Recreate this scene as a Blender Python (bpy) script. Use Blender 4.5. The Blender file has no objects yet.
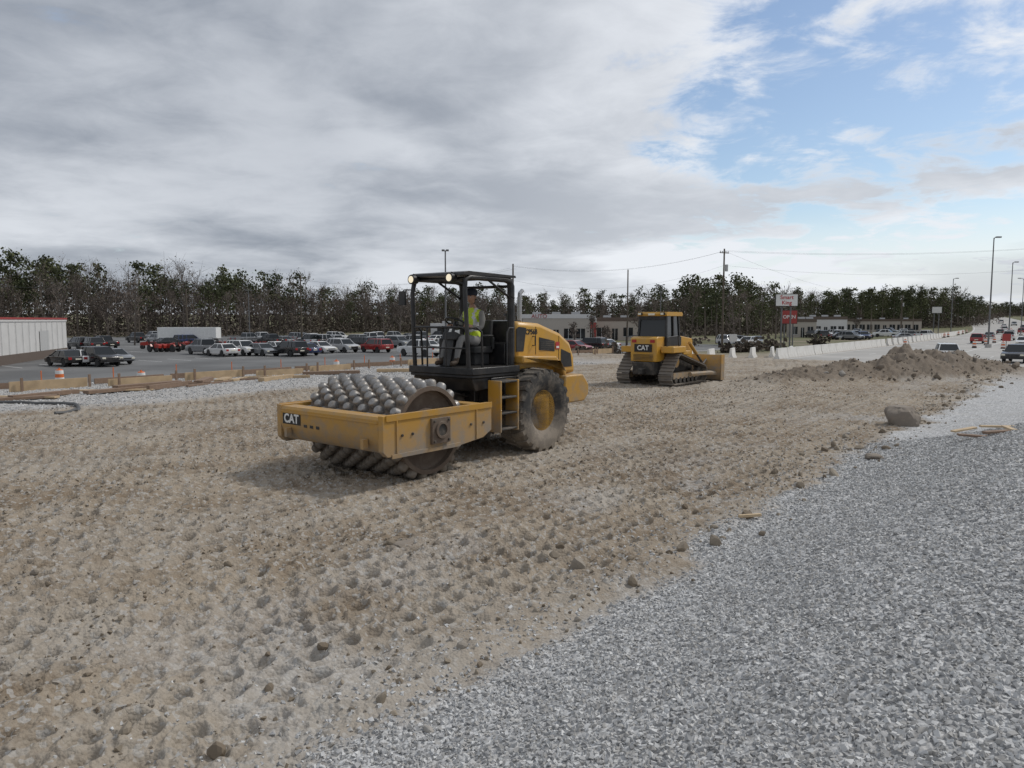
import bpy, bmesh, math, random, time
import numpy as np
from mathutils import Vector, Matrix, Euler
from mathutils import noise as mn
T0=time.time()
rnd=random.Random(7)
rng=np.random.default_rng(11)
scene=bpy.context.scene
COL=scene.collection
# ------------------------------------------------------------------ node helpers
def newmat(name):
    m=bpy.data.materials.new(name); m.use_nodes=True
    nt=m.node_tree; b=nt.nodes['Principled BSDF']
    return m,nt,b
def N(nt,t,**kw):
    n=nt.nodes.new(t)
    for k,v in kw.items():
        if k in n.inputs.keys(): n.inputs[k].default_value=v
        else: setattr(n,k,v)
    return n
def math_(nt,op,a,b=None,clamp=False):
    n=nt.nodes.new('ShaderNodeMath'); n.operation=op; n.use_clamp=clamp
    for i,x in enumerate((a,b)):
        if x is None: continue
        if isinstance(x,(int,float)): n.inputs[i].default_value=x
        else: nt.links.new(x,n.inputs[i])
    return n.outputs[0]
def maprange(nt,v,a,b,c=0.0,d=1.0,smooth=True):
    n=nt.nodes.new('ShaderNodeMapRange'); n.interpolation_type='SMOOTHSTEP' if smooth else 'LINEAR'
    for i,x in enumerate((v,a,b,c,d)):
        if isinstance(x,(int,float)): n.inputs[i].default_value=x
        else: nt.links.new(x,n.inputs[i])
    return n.outputs[0]
def mix(nt,f,a,b):
    n=nt.nodes.new('ShaderNodeMix'); n.data_type='RGBA'
    if isinstance(f,(int,float)): n.inputs[0].default_value=f
    else: nt.links.new(f,n.inputs[0])
    for i,x in ((6,a),(7,b)):
        if isinstance(x,tuple): n.inputs[i].default_value=(*x[:3],1)
        else: nt.links.new(x,n.inputs[i])
    return n.outputs[2]
DUST=(.27,.23,.185)
def paint(name,col,rough=.45,metal=0.0,dust=.25,dscale=4.0,low=None,coat=0.0,bump=0.0):
    m,nt,b=newmat(name)
    tc=N(nt,'ShaderNodeTexCoord'); 
    n=N(nt,'ShaderNodeTexNoise',Scale=dscale,Detail=7.0,Roughness=.7); nt.links.new(tc.outputs['Object'],n.inputs['Vector'])
    geo=N(nt,'ShaderNodeNewGeometry'); sx=N(nt,'ShaderNodeSeparateXYZ'); nt.links.new(geo.outputs['Normal'],sx.inputs[0])
    up=math_(nt,'MULTIPLY',math_(nt,'MAXIMUM',sx.outputs[2],0.0),.35)
    f=math_(nt,'ADD',maprange(nt,n.outputs[0],.42,.66),up)
    if low is not None:
        so=N(nt,'ShaderNodeSeparateXYZ'); nt.links.new(tc.outputs['Object'],so.inputs[0])
        f=math_(nt,'ADD',f,maprange(nt,so.outputs[2],low,low*.3,0.0,1.4))
    f=math_(nt,'MULTIPLY',f,dust,clamp=True)
    c=mix(nt,f,col,DUST); nt.links.new(c,b.inputs['Base Color'])
    r=math_(nt,'ADD',math_(nt,'MULTIPLY',f,.5),rough,clamp=True); nt.links.new(r,b.inputs['Roughness'])
    b.inputs['Metallic'].default_value=metal
    if coat: b.inputs['Coat Weight'].default_value=coat
    if bump:
        bn=N(nt,'ShaderNodeBump',Strength=bump,Distance=.01); nt.links.new(n.outputs[0],bn.inputs['Height']); nt.links.new(bn.outputs[0],b.inputs['Normal'])
    return m
def plain(name,col,rough=.6,metal=0.0,var=.15,scale=6.0):
    m,nt,b=newmat(name)
    tc=N(nt,'ShaderNodeTexCoord'); n=N(nt,'ShaderNodeTexNoise',Scale=scale,Detail=5.0); nt.links.new(tc.outputs['Object'],n.inputs['Vector'])
    c=mix(nt,n.outputs[0],tuple(x*(1-var) for x in col),tuple(min(1,x*(1+var)) for x in col))
    nt.links.new(c,b.inputs['Base Color']); b.inputs['Roughness'].default_value=rough; b.inputs['Metallic'].default_value=metal
    return m
YEL=paint('machine_yellow',(.48,.255,.035),.38,dust=.5,dscale=3.5,low=1.15)
YELC=paint('machine_yellow_hood',(.56,.30,.035),.33,dust=.26,dscale=2.5)
BLK=paint('machine_black',(.012,.012,.013),.38,dust=.10)
DARK=paint('dark_steel',(.03,.028,.026),.6,dust=.35)
STEEL=paint('worn_steel',(.32,.315,.31),.38,metal=.6,dust=.55,dscale=9.0,low=.8,bump=.4)
MUD=paint('muddy_steel',(.13,.095,.07),.8,dust=.4,dscale=5.0,bump=.4)
TYRE=paint('tyre_rubber',(.035,.034,.033),.85,dust=.5,dscale=6.0,low=.9,bump=.3)
WHITE=plain('white_paint',(.72,.72,.70),.5)
GLASSD=plain('dark_glass',(.015,.018,.02),.08,var=.05)
RUB=plain('rubber',(.03,.03,.03),.85)
CHROME=plain('galvanised_steel',(.42,.42,.42),.4,.7)
LAMP=plain('lamp_lens',(.75,.72,.6),.15)
LIT=plain('lit_lamp_lens',(.8,.75,.6),.15); LIT.node_tree.nodes['Principled BSDF'].inputs['Emission Color'].default_value=(1,.85,.6,1); LIT.node_tree.nodes['Principled BSDF'].inputs['Emission Strength'].default_value=.6
REDL=plain('red_lens',(.35,.02,.02),.3)
INK=plain('black_decal',(.01,.01,.01),.5)
REDP=plain('red_decal',(.45,.03,.03),.45)
# ------------------------------------------------------------------ mesh builder
class MB:
    def __init__(s): s.v=[];s.f=[];s.m=[]
    def add(s,vs,fs,m=0,M=None):
        o=len(s.v)
        if M is not None: vs=[M@Vector(p) for p in vs]
        s.v+=[tuple(p) for p in vs]; s.f+=[tuple(o+i for i in f) for f in fs]; s.m+=[m]*len(fs)
    def box(s,x0,x1,y0,y1,z0,z1,m=0,M=None):
        vs=[(x0,y0,z0),(x1,y0,z0),(x1,y1,z0),(x0,y1,z0),(x0,y0,z1),(x1,y0,z1),(x1,y1,z1),(x0,y1,z1)]
        s.add(vs,[(0,3,2,1),(4,5,6,7),(0,1,5,4),(1,2,6,5),(2,3,7,6),(3,0,4,7)],m,M)
    def hexa(s,vs,m=0,M=None):
        s.add(vs,[(0,3,2,1),(4,5,6,7),(0,1,5,4),(1,2,6,5),(2,3,7,6),(3,0,4,7)],m,M)
    def prism(s,pts,a0,a1,m=0,M=None,axis='y'):
        n=len(pts)
        def P(p,a): return (p[0],a,p[1]) if axis=='y' else ((a,p[0],p[1]) if axis=='x' else (p[0],p[1],a))
        vs=[P(p,a0) for p in pts]+[P(p,a1) for p in pts]
        fs=[tuple(range(n)),tuple(range(2*n-1,n-1,-1))]+[(i,i+n,(i+1)%n+n,(i+1)%n) for i in range(n)]
        s.add(vs,fs,m,M)
    def cyl(s,p0,p1,r0,r1=None,n=14,m=0,M=None):
        if r1 is None: r1=r0
        p0=Vector(p0);p1=Vector(p1); d=(p1-p0).normalized()
        a=d.orthogonal().normalized(); b=d.cross(a)
        vs=[];
        for p,r in ((p0,r0),(p1,r1)):
            for i in range(n):
                t=2*math.pi*i/n; vs.append(p+a*(r*math.cos(t))+b*(r*math.sin(t)))
        fs=[tuple(range(n-1,-1,-1)),tuple(range(n,2*n))]+[(i,(i+1)%n,(i+1)%n+n,i+n) for i in range(n)]
        s.add(vs,fs,m,M)
    def tube(s,pts,r,n=8,m=0,M=None):
        pts=[Vector(p) for p in pts]; rs=r if isinstance(r,(list,tuple)) else [r]*len(pts)
        vs=[];prev=None
        for i,p in enumerate(pts):
            d=((pts[min(i+1,len(pts)-1)]-pts[max(i-1,0)])).normalized()
            if prev is None: a=d.orthogonal().normalized()
            else:
                a=(prev-d*prev.dot(d))
                a=a.normalized() if a.length>1e-5 else d.orthogonal().normalized()
            prev=a; b=d.cross(a)
            for k in range(n):
                t=2*math.pi*k/n; vs.append(p+a*(rs[i]*math.cos(t))+b*(rs[i]*math.sin(t)))
        fs=[]
        for i in range(len(pts)-1):
            for k in range(n): fs.append((i*n+k,i*n+(k+1)%n,(i+1)*n+(k+1)%n,(i+1)*n+k))
        fs.append(tuple(range(n-1,-1,-1))); fs.append(tuple(range((len(pts)-1)*n,len(pts)*n)))
        s.add(vs,fs,m,M)
    def lathe(s,prof,c=(0,0,0),n=32,m=0,axis='y',M=None):
        vs=[]
        for (r,a) in prof:
            for k in range(n):
                t=2*math.pi*k/n; p=r*math.cos(t); q=r*math.sin(t)
                if axis=='y': vs.append((c[0]+p,c[1]+a,c[2]+q))
                elif axis=='z': vs.append((c[0]+p,c[1]+q,c[2]+a))
                else: vs.append((c[0]+a,c[1]+p,c[2]+q))
        fs=[]
        for i in range(len(prof)-1):
            for k in range(n): fs.append((i*n+k,i*n+(k+1)%n,(i+1)*n+(k+1)%n,(i+1)*n+k))
        fs.append(tuple(range(n))); fs.append(tuple(range(len(prof)*n-1,(len(prof)-1)*n-1,-1)))
        s.add(vs,fs,m,M)
    def ball(s,c,r,m=0,n=12,M=None):
        if not isinstance(r,(list,tuple)): r=(r,r,r)
        vs=[];fs=[];k=n//2
        for i in range(1,k):
            ph=math.pi*i/k
            for j in range(n):
                t=2*math.pi*j/n; vs.append((c[0]+r[0]*math.sin(ph)*math.cos(t),c[1]+r[1]*math.sin(ph)*math.sin(t),c[2]+r[2]*math.cos(ph)))
        vs.append((c[0],c[1],c[2]+r[2])); vs.append((c[0],c[1],c[2]-r[2])); L=len(vs)
        for i in range(k-2):
            for j in range(n): fs.append((i*n+j,(i+1)*n+j,(i+1)*n+(j+1)%n,i*n+(j+1)%n))
        for j in range(n): fs.append((L-2,j,(j+1)%n)); fs.append((L-1,(k-2)*n+(j+1)%n,(k-2)*n+j))
        s.add(vs,fs,m,M)
    def mesh(s,name,mats,ang=35,recalc=True):
        me=bpy.data.meshes.new(name); me.from_pydata(s.v,[],s.f)
        for mt in mats: me.materials.append(mt)
        me.polygons.foreach_set('material_index',s.m)
        if recalc:
            bm=bmesh.new(); bm.from_mesh(me); bmesh.ops.recalc_face_normals(bm,faces=bm.faces); bm.to_mesh(me); bm.free()
        me.shade_smooth(); me.set_sharp_from_angle(angle=math.radians(ang)); me.update()
        return me
    def obj(s,name,mats,parent=None,bevel=0.0,ang=35):
        o=bpy.data.objects.new(name,s.mesh(name,mats,ang)); COL.objects.link(o)
        if parent: o.parent=parent
        if bevel:
            b=o.modifiers.new('bevel','BEVEL'); b.width=bevel; b.segments=2; b.limit_method='ANGLE'; b.angle_limit=math.radians(40)
        return o
def empty(name,loc,rotz=0.0,scale=1.0):
    e=bpy.data.objects.new(name,None); COL.objects.link(e); e.location=loc; e.rotation_euler=(0,0,rotz); e.scale=(scale,)*3; e.empty_display_size=.3
    return e
def text(name,body,size,cols,loc,mat,parent,extr=.003,bold=0.0,align='CENTER'):
    c=bpy.data.curves.new(name,'FONT'); c.body=body; c.size=size; c.extrude=extr; c.align_x=align; c.align_y='CENTER'; c.offset=bold
    c.materials.append(mat); o=bpy.data.objects.new(name,c); COL.objects.link(o)
    M=Matrix((cols[0],cols[1],cols[2])).transposed().to_4x4(); M.translation=Vector(loc); o.parent=parent; o.matrix_local=M
    return o
SIDE_L=((-1,0,0),(0,0,1),(0,1,0)); FRONT=((0,1,0),(0,0,1),(1,0,0)); REAR=((0,-1,0),(0,0,1),(-1,0,0)); SIDE_R=((1,0,0),(0,0,1),(0,-1,0))
def npmesh(name,V,F,mat,flat=True):
    me=bpy.data.meshes.new(name); k=F.shape[1]
    me.vertices.add(len(V)); me.vertices.foreach_set('co',V.astype(np.float32).ravel())
    me.loops.add(F.size); me.loops.foreach_set('vertex_index',F.astype(np.int32).ravel())
    me.polygons.add(len(F)); me.polygons.foreach_set('loop_start',np.arange(0,F.size,k,dtype=np.int32))
    me.update(calc_edges=True)
    if flat: me.shade_flat()
    else: me.shade_smooth()
    for mt in (mat if isinstance(mat,(list,tuple)) else [mat]): me.materials.append(mt)
    o=bpy.data.objects.new(name,me); COL.objects.link(o); return o
# ------------------------------------------------------------------ terrain functions
VB=-3.33
def hsh(i,j,s):
    n=(i.astype(np.int64)*374761393+j.astype(np.int64)*668265263+s*1274126177)&0xffffffff
    n=((n^(n>>13))*1274126177)&0xffffffff
    n=(n^(n>>16))&0xffffffff
    return n.astype(np.float64)/4294967295.0
def vn(x,y,s=0):
    i=np.floor(x);j=np.floor(y);fx=x-i;fy=y-j;fx=fx*fx*(3-2*fx);fy=fy*fy*(3-2*fy)
    a=hsh(i,j,s);b=hsh(i+1,j,s);c=hsh(i,j+1,s);d=hsh(i+1,j+1,s)
    return (a*(1-fx)+b*fx)*(1-fy)+(c*(1-fx)+d*fx)*fy
def fbm(x,y,o=4,s=0):
    t=0;a=.5
    for k in range(o): t=t+a*vn(x+17.3*k,y-9.1*k,s+k); x=x*2.03;y=y*2.03;a*=.5
    return t/(1-.5**o)
def sm(a,b,x): t=np.clip((x-a)/(b-a),0,1); return t*t*(3-2*t)
def UV(X,Y): return X*.625+Y*.7806, X*.7806-Y*.625
def XY(u,v): return u*.625+v*.7806, u*.7806-v*.625
def piles(X,Y):
    z=0
    for (cx,cy,rx,ry,h) in ((12.4,30.6,2.0,1.2,.65),(14.6,31.8,1.9,1.3,.85),(17.4,32.5,1.9,1.5,1.45),(19.4,33.8,2.1,1.5,1.3),(10.6,29.3,1.4,.8,.35),(16.1,31.6,1.5,1.2,.9),(21.8,36.0,2.6,1.7,1.0)):
        d=np.sqrt(((X-cx)/rx)**2+((Y-cy)/ry)**2); z=np.maximum(z,h*np.clip(1.0-d*.62,0,1)**1.15)
    return z*(.7+.6*fbm(X*2.2,Y*2.2,4,5))
def hbase(X,Y):
    u,v=UV(X,Y); r=np.hypot(X,Y)
    z=-1.6*np.maximum(sm(-31,-40,v),sm(46,70,u))
    z=z+9*sm(260,700,r)
    z=z+.85*sm(0,3.3,v-VB)*sm(32,11,u)
    return z
def zones(X,Y):
    u,v=UV(X,Y); r=np.hypot(X,Y)
    e=(fbm(u*.9,v*.9,4,31)-.5)*1.3
    w=v-VB
    gr=sm(-.18,.28,w+e*.9)*sm(44,34,u)
    gl=sm(-21.8,-23.6,v+(fbm(u*.35,v*.35,3,41)-.5)*3.0)*sm(-33,-31.5,v)*sm(44,34,u)
    grav=np.maximum(gr,gl)
    grass=np.maximum(sm(-31.5,-34,v)*sm(60,50,u),sm(80,110,r))
    grass=np.where((v>-30)&(v<2)&(r<420),0.0,grass)
    return grav,grass,w,u,v,r
def height(X,Y):
    grav,grass,w,u,v,r=zones(X,Y)
    z=hbase(X,Y)
    near=sm(75,40,r)
    pad=(1-grav)*(1-grass)*near
    z=z+near*(1-.6*grav)*((fbm(u*.35,v*.6,3,1)-.5)*.12)*sm(-33,-30,v)
    # sheepsfoot dimples laid down in overlapping passes parallel to the pad
    wob=(fbm(u*.12,v*.12,2,77)-.5)*.9
    def layer(P_,Q_,off,seed,rad,jit,warp):
        vv_=v+wob+off; lane=np.floor(vv_/2.16)
        sv=vv_/P_; col=np.floor(sv); ph=u/Q_+.5*(col%2)+hsh(lane,lane,seed+9); row=np.floor(ph)
        jx=(hsh(row,col,seed)-.5)*jit; jy=(hsh(row,col,seed+1)-.5)*jit*.6
        dx=(ph-row-.5-jx)*Q_; dy=(sv-col-.5-jy)*P_
        dx=dx+(vn(u*9,v*9,seed+3)-.5)*warp; dy=dy+(vn(u*9,v*9,seed+4)-.5)*warp
        d1=np.sqrt(dx*dx*.7+dy*dy); k=.45+.75*hsh(row,col,seed+2)
        return k*(-.085*sm(rad,.03,d1)+.026*np.exp(-((d1-rad-.012)/.025)**2)*(.4+1.2*vn(u*14,v*14,seed+5)))
    m1=sm(.34,.52,fbm(u*.33,v*.75,3,8)); m2=sm(.48,.64,fbm(u*.3+40,v*.7,3,28))
    wr=sm(-.1,-1.1,w)
    z=z+pad*wr*((.62+.48*m1)*layer(.27,.31,0,3,.105,.28,.035)+.35*m2*layer(.29,.34,1.13,43,.10,.5,.05))
    z=z+pad*wr*.014*np.sin((v+wob)*2*math.pi/.54)
    s2=((v+wob)/2.16)-np.floor((v+wob)/2.16); z=z+pad*.05*np.exp(-((s2-.5)/.035)**2)*vn(u*2,v*2,9)
    for vc_ in(-12.3,-14.1): z=z+pad*.02*np.exp(-((v-vc_)/.25)**4)*np.sin(u*2*math.pi/.2)*sm(27,24,u)*sm(9,14,u)
    c1=fbm(u*2.6,v*2.6,3,12); c2=vn(u*13,v*13,14); c3=vn(u*30,v*30,15); c4=vn(u*55,v*55,16); c5=vn(u*7,v*7,17)
    rough=.30+.85*sm(.45,.62,fbm(u*.8+9,v*.8,3,18))
    z=z+pad*((c1-.5)*.05+rough*(np.maximum(c5-.66,0)*.08+np.maximum(c2-.58,0)*.075+np.maximum(c3-.48,0)*.04+(c4-.5)*.010))
    g1=vn(u*40,v*40,21); g2=fbm(u*1.4,v*1.4,4,22)
    z=z+grav*near*((g1-.5)*.014+(g2-.5)*.10*sm(60,20,r)+.03)
    z=z+near*.08*np.exp(-((w+.3)/.4)**2)*fbm(u*2.5,v*2.5,3,25)*sm(44,34,u)
    z=z+piles(X,Y)
    return z
def zat(x,y): return float(height(np.array([float(x)]),np.array([float(y)]))[0])
def zb(x,y): return float(hbase(np.array([float(x)]),np.array([float(y)]))[0])
# ------------------------------------------------------------------ ground sheet
A=np.concatenate([np.linspace(-50,50,900),np.linspace(50,310,70)[1:-1]])*math.pi/180
R=np.concatenate([[.05],np.linspace(.4,2.2,10)[:-1],np.exp(np.linspace(math.log(2.2),math.log(42),860)),np.exp(np.linspace(math.log(42),math.log(6000),150))[1:]])
na,nr=len(A),len(R)
RR,AA=np.meshgrid(R,A,indexing='ij'); GX=RR*np.sin(AA); GY=RR*np.cos(AA)
GZ=height(GX,GY)
V=np.stack([GX,GY,GZ],-1).reshape(-1,3)
i=np.arange(nr-1)[:,None]; j=np.arange(na)[None,:]; j2=(j+1)%na
F=np.stack([i*na+j,(i+1)*na+j,(i+1)*na+j2,i*na+j2],-1).reshape(-1,4)[:,::-1]
GM,nt,b=newmat('ground_soil')
at=N(nt,'ShaderNodeVertexColor',layer_name='zone'); sp=N(nt,'ShaderNodeSeparateColor'); nt.links.new(at.outputs[0],sp.inputs[0])
tc=N(nt,'ShaderNodeTexCoord'); ob=tc.outputs['Object']
def noise(sc,det=6.0,ro=.6,vec=ob):
    n=N(nt,'ShaderNodeTexNoise',Scale=sc,Detail=det,Roughness=ro); nt.links.new(vec,n.inputs['Vector']); return n.outputs[0]
def voro(sc):
    n=N(nt,'ShaderNodeTexVoronoi',Scale=sc); nt.links.new(ob,n.inputs['Vector']); s_=N(nt,'ShaderNodeSeparateColor'); nt.links.new(n.outputs['Color'],s_.inputs[0]); return s_.outputs[0],n.outputs['Distance']
d0=mix(nt,maprange(nt,noise(.55,7.0),.36,.64),(.215,.165,.115),(.35,.295,.23))
d0=mix(nt,math_(nt,'MULTIPLY',maprange(nt,noise(6.0,6.0,.7),.4,.65),.5),d0,(.365,.325,.27))
d0=mix(nt,math_(nt,'MULTIPLY',maprange(nt,noise(15.0,4.0,.7),.48,.66),.45),d0,(.155,.118,.083))
v1,vd1=voro(28.0); d0=mix(nt,maprange(nt,v1,.84,.88,0.0,.7),d0,(.42,.405,.38))
v3,_v=voro(11.0); d0=mix(nt,maprange(nt,v3,.94,.96,0.0,.45),d0,(.36,.345,.32))
v2,vd2=voro(38.0)
g0=mix(nt,v2,(.24,.24,.24),(.64,.64,.635))
g0=mix(nt,math_(nt,'MULTIPLY',maprange(nt,noise(1.3,5.0),.5,.7),.25),g0,(.40,.37,.33))
gs=mix(nt,noise(.6,7.0,.7),(.085,.095,.045),(.20,.19,.12))
gs=mix(nt,maprange(nt,noise(.05,4.0),.5,.6),gs,(.22,.19,.14))
c=mix(nt,sp.outputs[0],d0,g0); c=mix(nt,sp.outputs[1],c,gs); c=mix(nt,sp.outputs[2],c,(.41,.38,.335))
c=mix(nt,math_(nt,'MULTIPLY',at.outputs[1],.85),c,mix(nt,noise(5.0,6.0,.7),(.11,.085,.062),(.27,.225,.18)))
nt.links.new(c,b.inputs['Base Color']); b.inputs['Roughness'].default_value=.95; b.inputs['Specular IOR Level'].default_value=.15
hb=math_(nt,'ADD',math_(nt,'MULTIPLY',noise(45.0,5.0,.7),.7),math_(nt,'MULTIPLY',math_(nt,'MULTIPLY',vd2,-1.0),.8))
bp=N(nt,'ShaderNodeBump',Strength=.75,Distance=.018); nt.links.new(hb,bp.inputs['Height']); nt.links.new(bp.outputs[0],b.inputs['Normal'])
g=npmesh('ground',V,F,GM,flat=False)
grav,grass,w,u,v,r=zones(GX,GY)
mixin=.45*sm(.52,.68,fbm(u*.7+3,v*.7,4,55))*sm(-4.0,-.3,w)*(1-grav)
grav2=np.clip(grav*np.where(v<-15,.72,1.0)+mixin*(v<0),0,1)
pl_=piles(GX,GY)
pale=np.clip(.75*sm(44,58,u)*sm(-30,-27,v)*sm(150,90,u),0,1)*(1-grass)*(pl_<.03)
pale=np.maximum(pale,.3*sm(.5,.68,fbm(u*.25,v*.9,4,61))*(1-grass)*(1-grav))
pale=np.maximum(pale,.6*sm(9.5,5.5,r)*sm(.36,.58,fbm(u*.6+5,v*.6,4,63))*(1-grav))
gc=np.stack([grav2,grass,pale,sm(.03,.3,pl_)],-1).astype(np.float32)
ca=g.data.color_attributes.new(name='zone',type='FLOAT_COLOR',domain='POINT'); ca.data.foreach_set('color',gc.ravel())
print('ground',time.time()-T0)
# ------------------------------------------------------------------ stones
def stonemat(name,lo,hi,tint=None):
    m,nt,b=newmat(name); geo=N(nt,'ShaderNodeNewGeometry')
    c=mix(nt,geo.outputs['Random Per Island'],lo,hi)
    if tint:
        rr=math_(nt,'FRACT',math_(nt,'MULTIPLY',geo.outputs['Random Per Island'],7.31)); c=mix(nt,maprange(nt,rr,.6,.9,0.0,.8),c,tint)
    tc=N(nt,'ShaderNodeTexCoord'); n=N(nt,'ShaderNodeTexNoise',Scale=45.0,Detail=3.0); nt.links.new(tc.outputs['Object'],n.inputs['Vector'])
    c=mix(nt,math_(nt,'MULTIPLY',n.outputs[0],.3),c,tuple(x*.6 for x in lo)); nt.links.new(c,b.inputs['Base Color']); b.inputs['Roughness'].default_value=.9; b.inputs['Specular IOR Level'].default_value=.25
    return m
SG=stonemat('crushed_stone',(.28,.28,.28),(.70,.70,.69),(.41,.395,.37))
SD=stonemat('soil_clods',(.185,.148,.108),(.34,.295,.235),(.43,.415,.39))
SP=stonemat('spoil_clods',(.12,.095,.07),(.28,.235,.19),(.36,.34,.31))
cube=np.array([(x,y,z) for z in(-1,1) for y in(-1,1) for x in(-1,1)],float)
cf=np.array([(0,2,3,1),(4,5,7,6),(0,1,5,4),(1,3,7,5),(3,2,6,7),(2,0,4,6)])
def rotm(n,tilt=.45):
    q=rng.normal(size=(n,4)); q[:,1:3]*=tilt; q/=np.linalg.norm(q,axis=1)[:,None]; w_,x,y,z=q.T
    return np.stack([1-2*(y*y+z*z),2*(x*y-z*w_),2*(x*z+y*w_),2*(x*y+z*w_),1-2*(x*x+z*z),2*(y*z-x*w_),2*(x*z-y*w_),2*(y*z+x*w_),1-2*(x*x+y*y)],-1).reshape(n,3,3)
def stones(name,X,Y,size,mat,sink=.25,jit=.42):
    n=len(X); Z=height(X,Y)
    vv=np.repeat(cube[None],n,0)+rng.uniform(-jit,jit,(n,8,3))*1.6
    vv*=np.stack([rng.uniform(.7,1.25,n),rng.uniform(.5,1,n),rng.uniform(.4,.8,n)],-1)[:,None,:]*(size*.5)[:,None,None]*.8
    vv=np.einsum('nij,nkj->nki',rotm(n),vv)+np.stack([X,Y,Z+size*(.3-sink)],-1)[:,None,:]
    F=(cf[None]+8*np.arange(n)[:,None,None]).reshape(-1,4)
    return npmesh(name,vv.reshape(-1,3),F,mat)
ROCKT=[]
for s_ in range(10):
    bm=bmesh.new(); bmesh.ops.create_icosphere(bm,subdivisions=2,radius=1)
    pl=[(Vector([rnd.gauss(0,1) for _ in range(3)]).normalized(),rnd.uniform(.55,.8)) for _ in range(7)]
    for vt in bm.verts:
        p=vt.co*(1+.25*mn.noise(vt.co*1.3+Vector((s_*3.7,0,0))))
        for nn,dd in pl:
            k=p.dot(nn)
            if k>dd: p-=nn*(k-dd)
        vt.co=p
    bm.verts.ensure_lookup_table(); ROCKT.append((np.array([v.co[:] for v in bm.verts]),np.array([[v.index for v in f.verts] for f in bm.faces]))); bm.free()
def rocks(name,X,Y,size,mat,lift=.12):
    Z=height(X,Y); n=len(X); Rm=rotm(n,.6); VS=[];FS=[];o=0
    for k in range(n):
        T,Fc=ROCKT[k%10]; vv=T*np.array([rnd.uniform(.8,1.25),rnd.uniform(.7,1),rnd.uniform(.5,.8)])*size[k]*.5
        VS.append(vv@Rm[k].T+np.array([X[k],Y[k],Z[k]+size[k]*lift])); FS.append(Fc+o); o+=len(T)
    return npmesh(name,np.concatenate(VS),np.concatenate(FS),mat)
n=260000; r=rng.uniform(1.9,17,n); a=rng.uniform(-58,58,n)*math.pi/180; X=r*np.sin(a);Y=r*np.cos(a)
gv,_,w,u,v,_=zones(X,Y); k=(gv>rng.uniform(.15,.9,n))|((w>-1.6)&(w<0)&(rng.uniform(0,1,n)<.16*np.exp(w/.6))); X=X[k];Y=Y[k];r=r[k]
stones('gravel',X,Y,rng.uniform(.012,.030,len(X))*(1+r*.03),SG)
n=36000; r=rng.uniform(3.0,30,n); a=rng.uniform(-52,52,n)*math.pi/180; X=r*np.sin(a);Y=r*np.cos(a)
gv,gg,w,u,v,_=zones(X,Y); dens=.2+.8*sm(.44,.64,fbm(u*.6,v*.6,3,71)); k=(gv<.6)&(gg<.5)&(rng.uniform(0,1,n)<dens); X=X[k];Y=Y[k];r=r[k]
s=np.clip(.008*rng.pareto(2.4,len(X))+.011+.0009*r,.01,.045)
stones('soil_clods',X,Y,s,SD,sink=.12)
n=1900; r=rng.uniform(3.2,26,n); a=rng.uniform(-48,48,n)*math.pi/180; X=r*np.sin(a);Y=r*np.cos(a); gv,gg,w,u,v,_=zones(X,Y); k=(gv<.5)&(gg<.5)&(rng.uniform(0,1,n)<.25+.75*sm(.42,.6,fbm(u*.6,v*.6,3,71))); X=X[k];Y=Y[k]
rocks('rocks',X,Y,np.clip(.020*rng.pareto(2.3,len(X))+.03,.03,.15),SD)
n=900; u=rng.uniform(1,42,n); v=VB+rng.normal(-.35,.4,n); X,Y=XY(u,v)
rocks('rocks',X,Y,np.clip(.03*rng.pareto(2.1,n)+.035,.03,.20),SD)
n=1900; X=rng.uniform(8,26,n);Y=rng.uniform(27,40,n); k=piles(X,Y)>.04; X=X[k];Y=Y[k]
rocks('spoil_rocks',X,Y,np.clip(.045*rng.pareto(1.9,len(X))+.06,.04,.36),SP)
n=20000; u=rng.uniform(-5,36,n); v=rng.uniform(-31,-21.5,n); X,Y=XY(u,v); gv,_,_,_,_,r=zones(X,Y); k=(gv>.5)&(Y>4)
stones('gravel',X[k],Y[k],rng.uniform(.03,.07,k.sum()),SG)
print('stones',time.time()-T0)
# ------------------------------------------------------------------ boulder, lumber
def boulder(name,x,y,sx,sy,sz,mat,seed):
    bm=bmesh.new(); bmesh.ops.create_icosphere(bm,subdivisions=4,radius=1)
    for vtx in bm.verts:
        p=vtx.co.copy(); d=1+.32*(mn.noise(p*1.1+Vector((seed,0,0))))+.14*abs(mn.noise(p*2.7+Vector((0,seed,0))))+.05*mn.noise(p*7)
        q=p*d; q.x=max(min(q.x,.86),-.86); q.z=min(q.z,.78); vtx.co=Vector((q.x*sx,q.y*sy,q.z*sz))
    me=bpy.data.meshes.new(name); bm.to_mesh(me); bm.free(); me.materials.append(mat); me.shade_smooth(); me.set_sharp_from_angle(angle=.5)
    o=bpy.data.objects.new(name,me); COL.objects.link(o); o.location=(x,y,zat(x,y)+sz*.55); o.rotation_euler=(0,0,seed)
ROCK=paint('rock',(.21,.18,.15),.9,dust=.6,dscale=6,bump=.8)
boulder('boulder',9.2,17.3,.42,.36,.34,ROCK,1.3)
boulder('boulder',6.4,12.9,.17,.13,.07,ROCK,2.3)
boulder('boulder',-1.2,8.0,.13,.10,.06,ROCK,4.1)
WOOD=plain('lumber_wood',(.50,.38,.24),.8,var=.3,scale=9)
WOOD2=plain('weathered_wood',(.22,.15,.105),.85,var=.3,scale=9)
def plank(x,y,L,W,T,rz,mat,tilt=0,name='wood_plank',dz=.03):
    mb=MB(); mb.box(-L/2,L/2,-W/2,W/2,-T/2,T/2)
    o=mb.obj(name,[mat],bevel=.004); o.location=(x,y,zat(x,y)+T/2+dz); o.rotation_euler=(0,tilt,rz)
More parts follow.
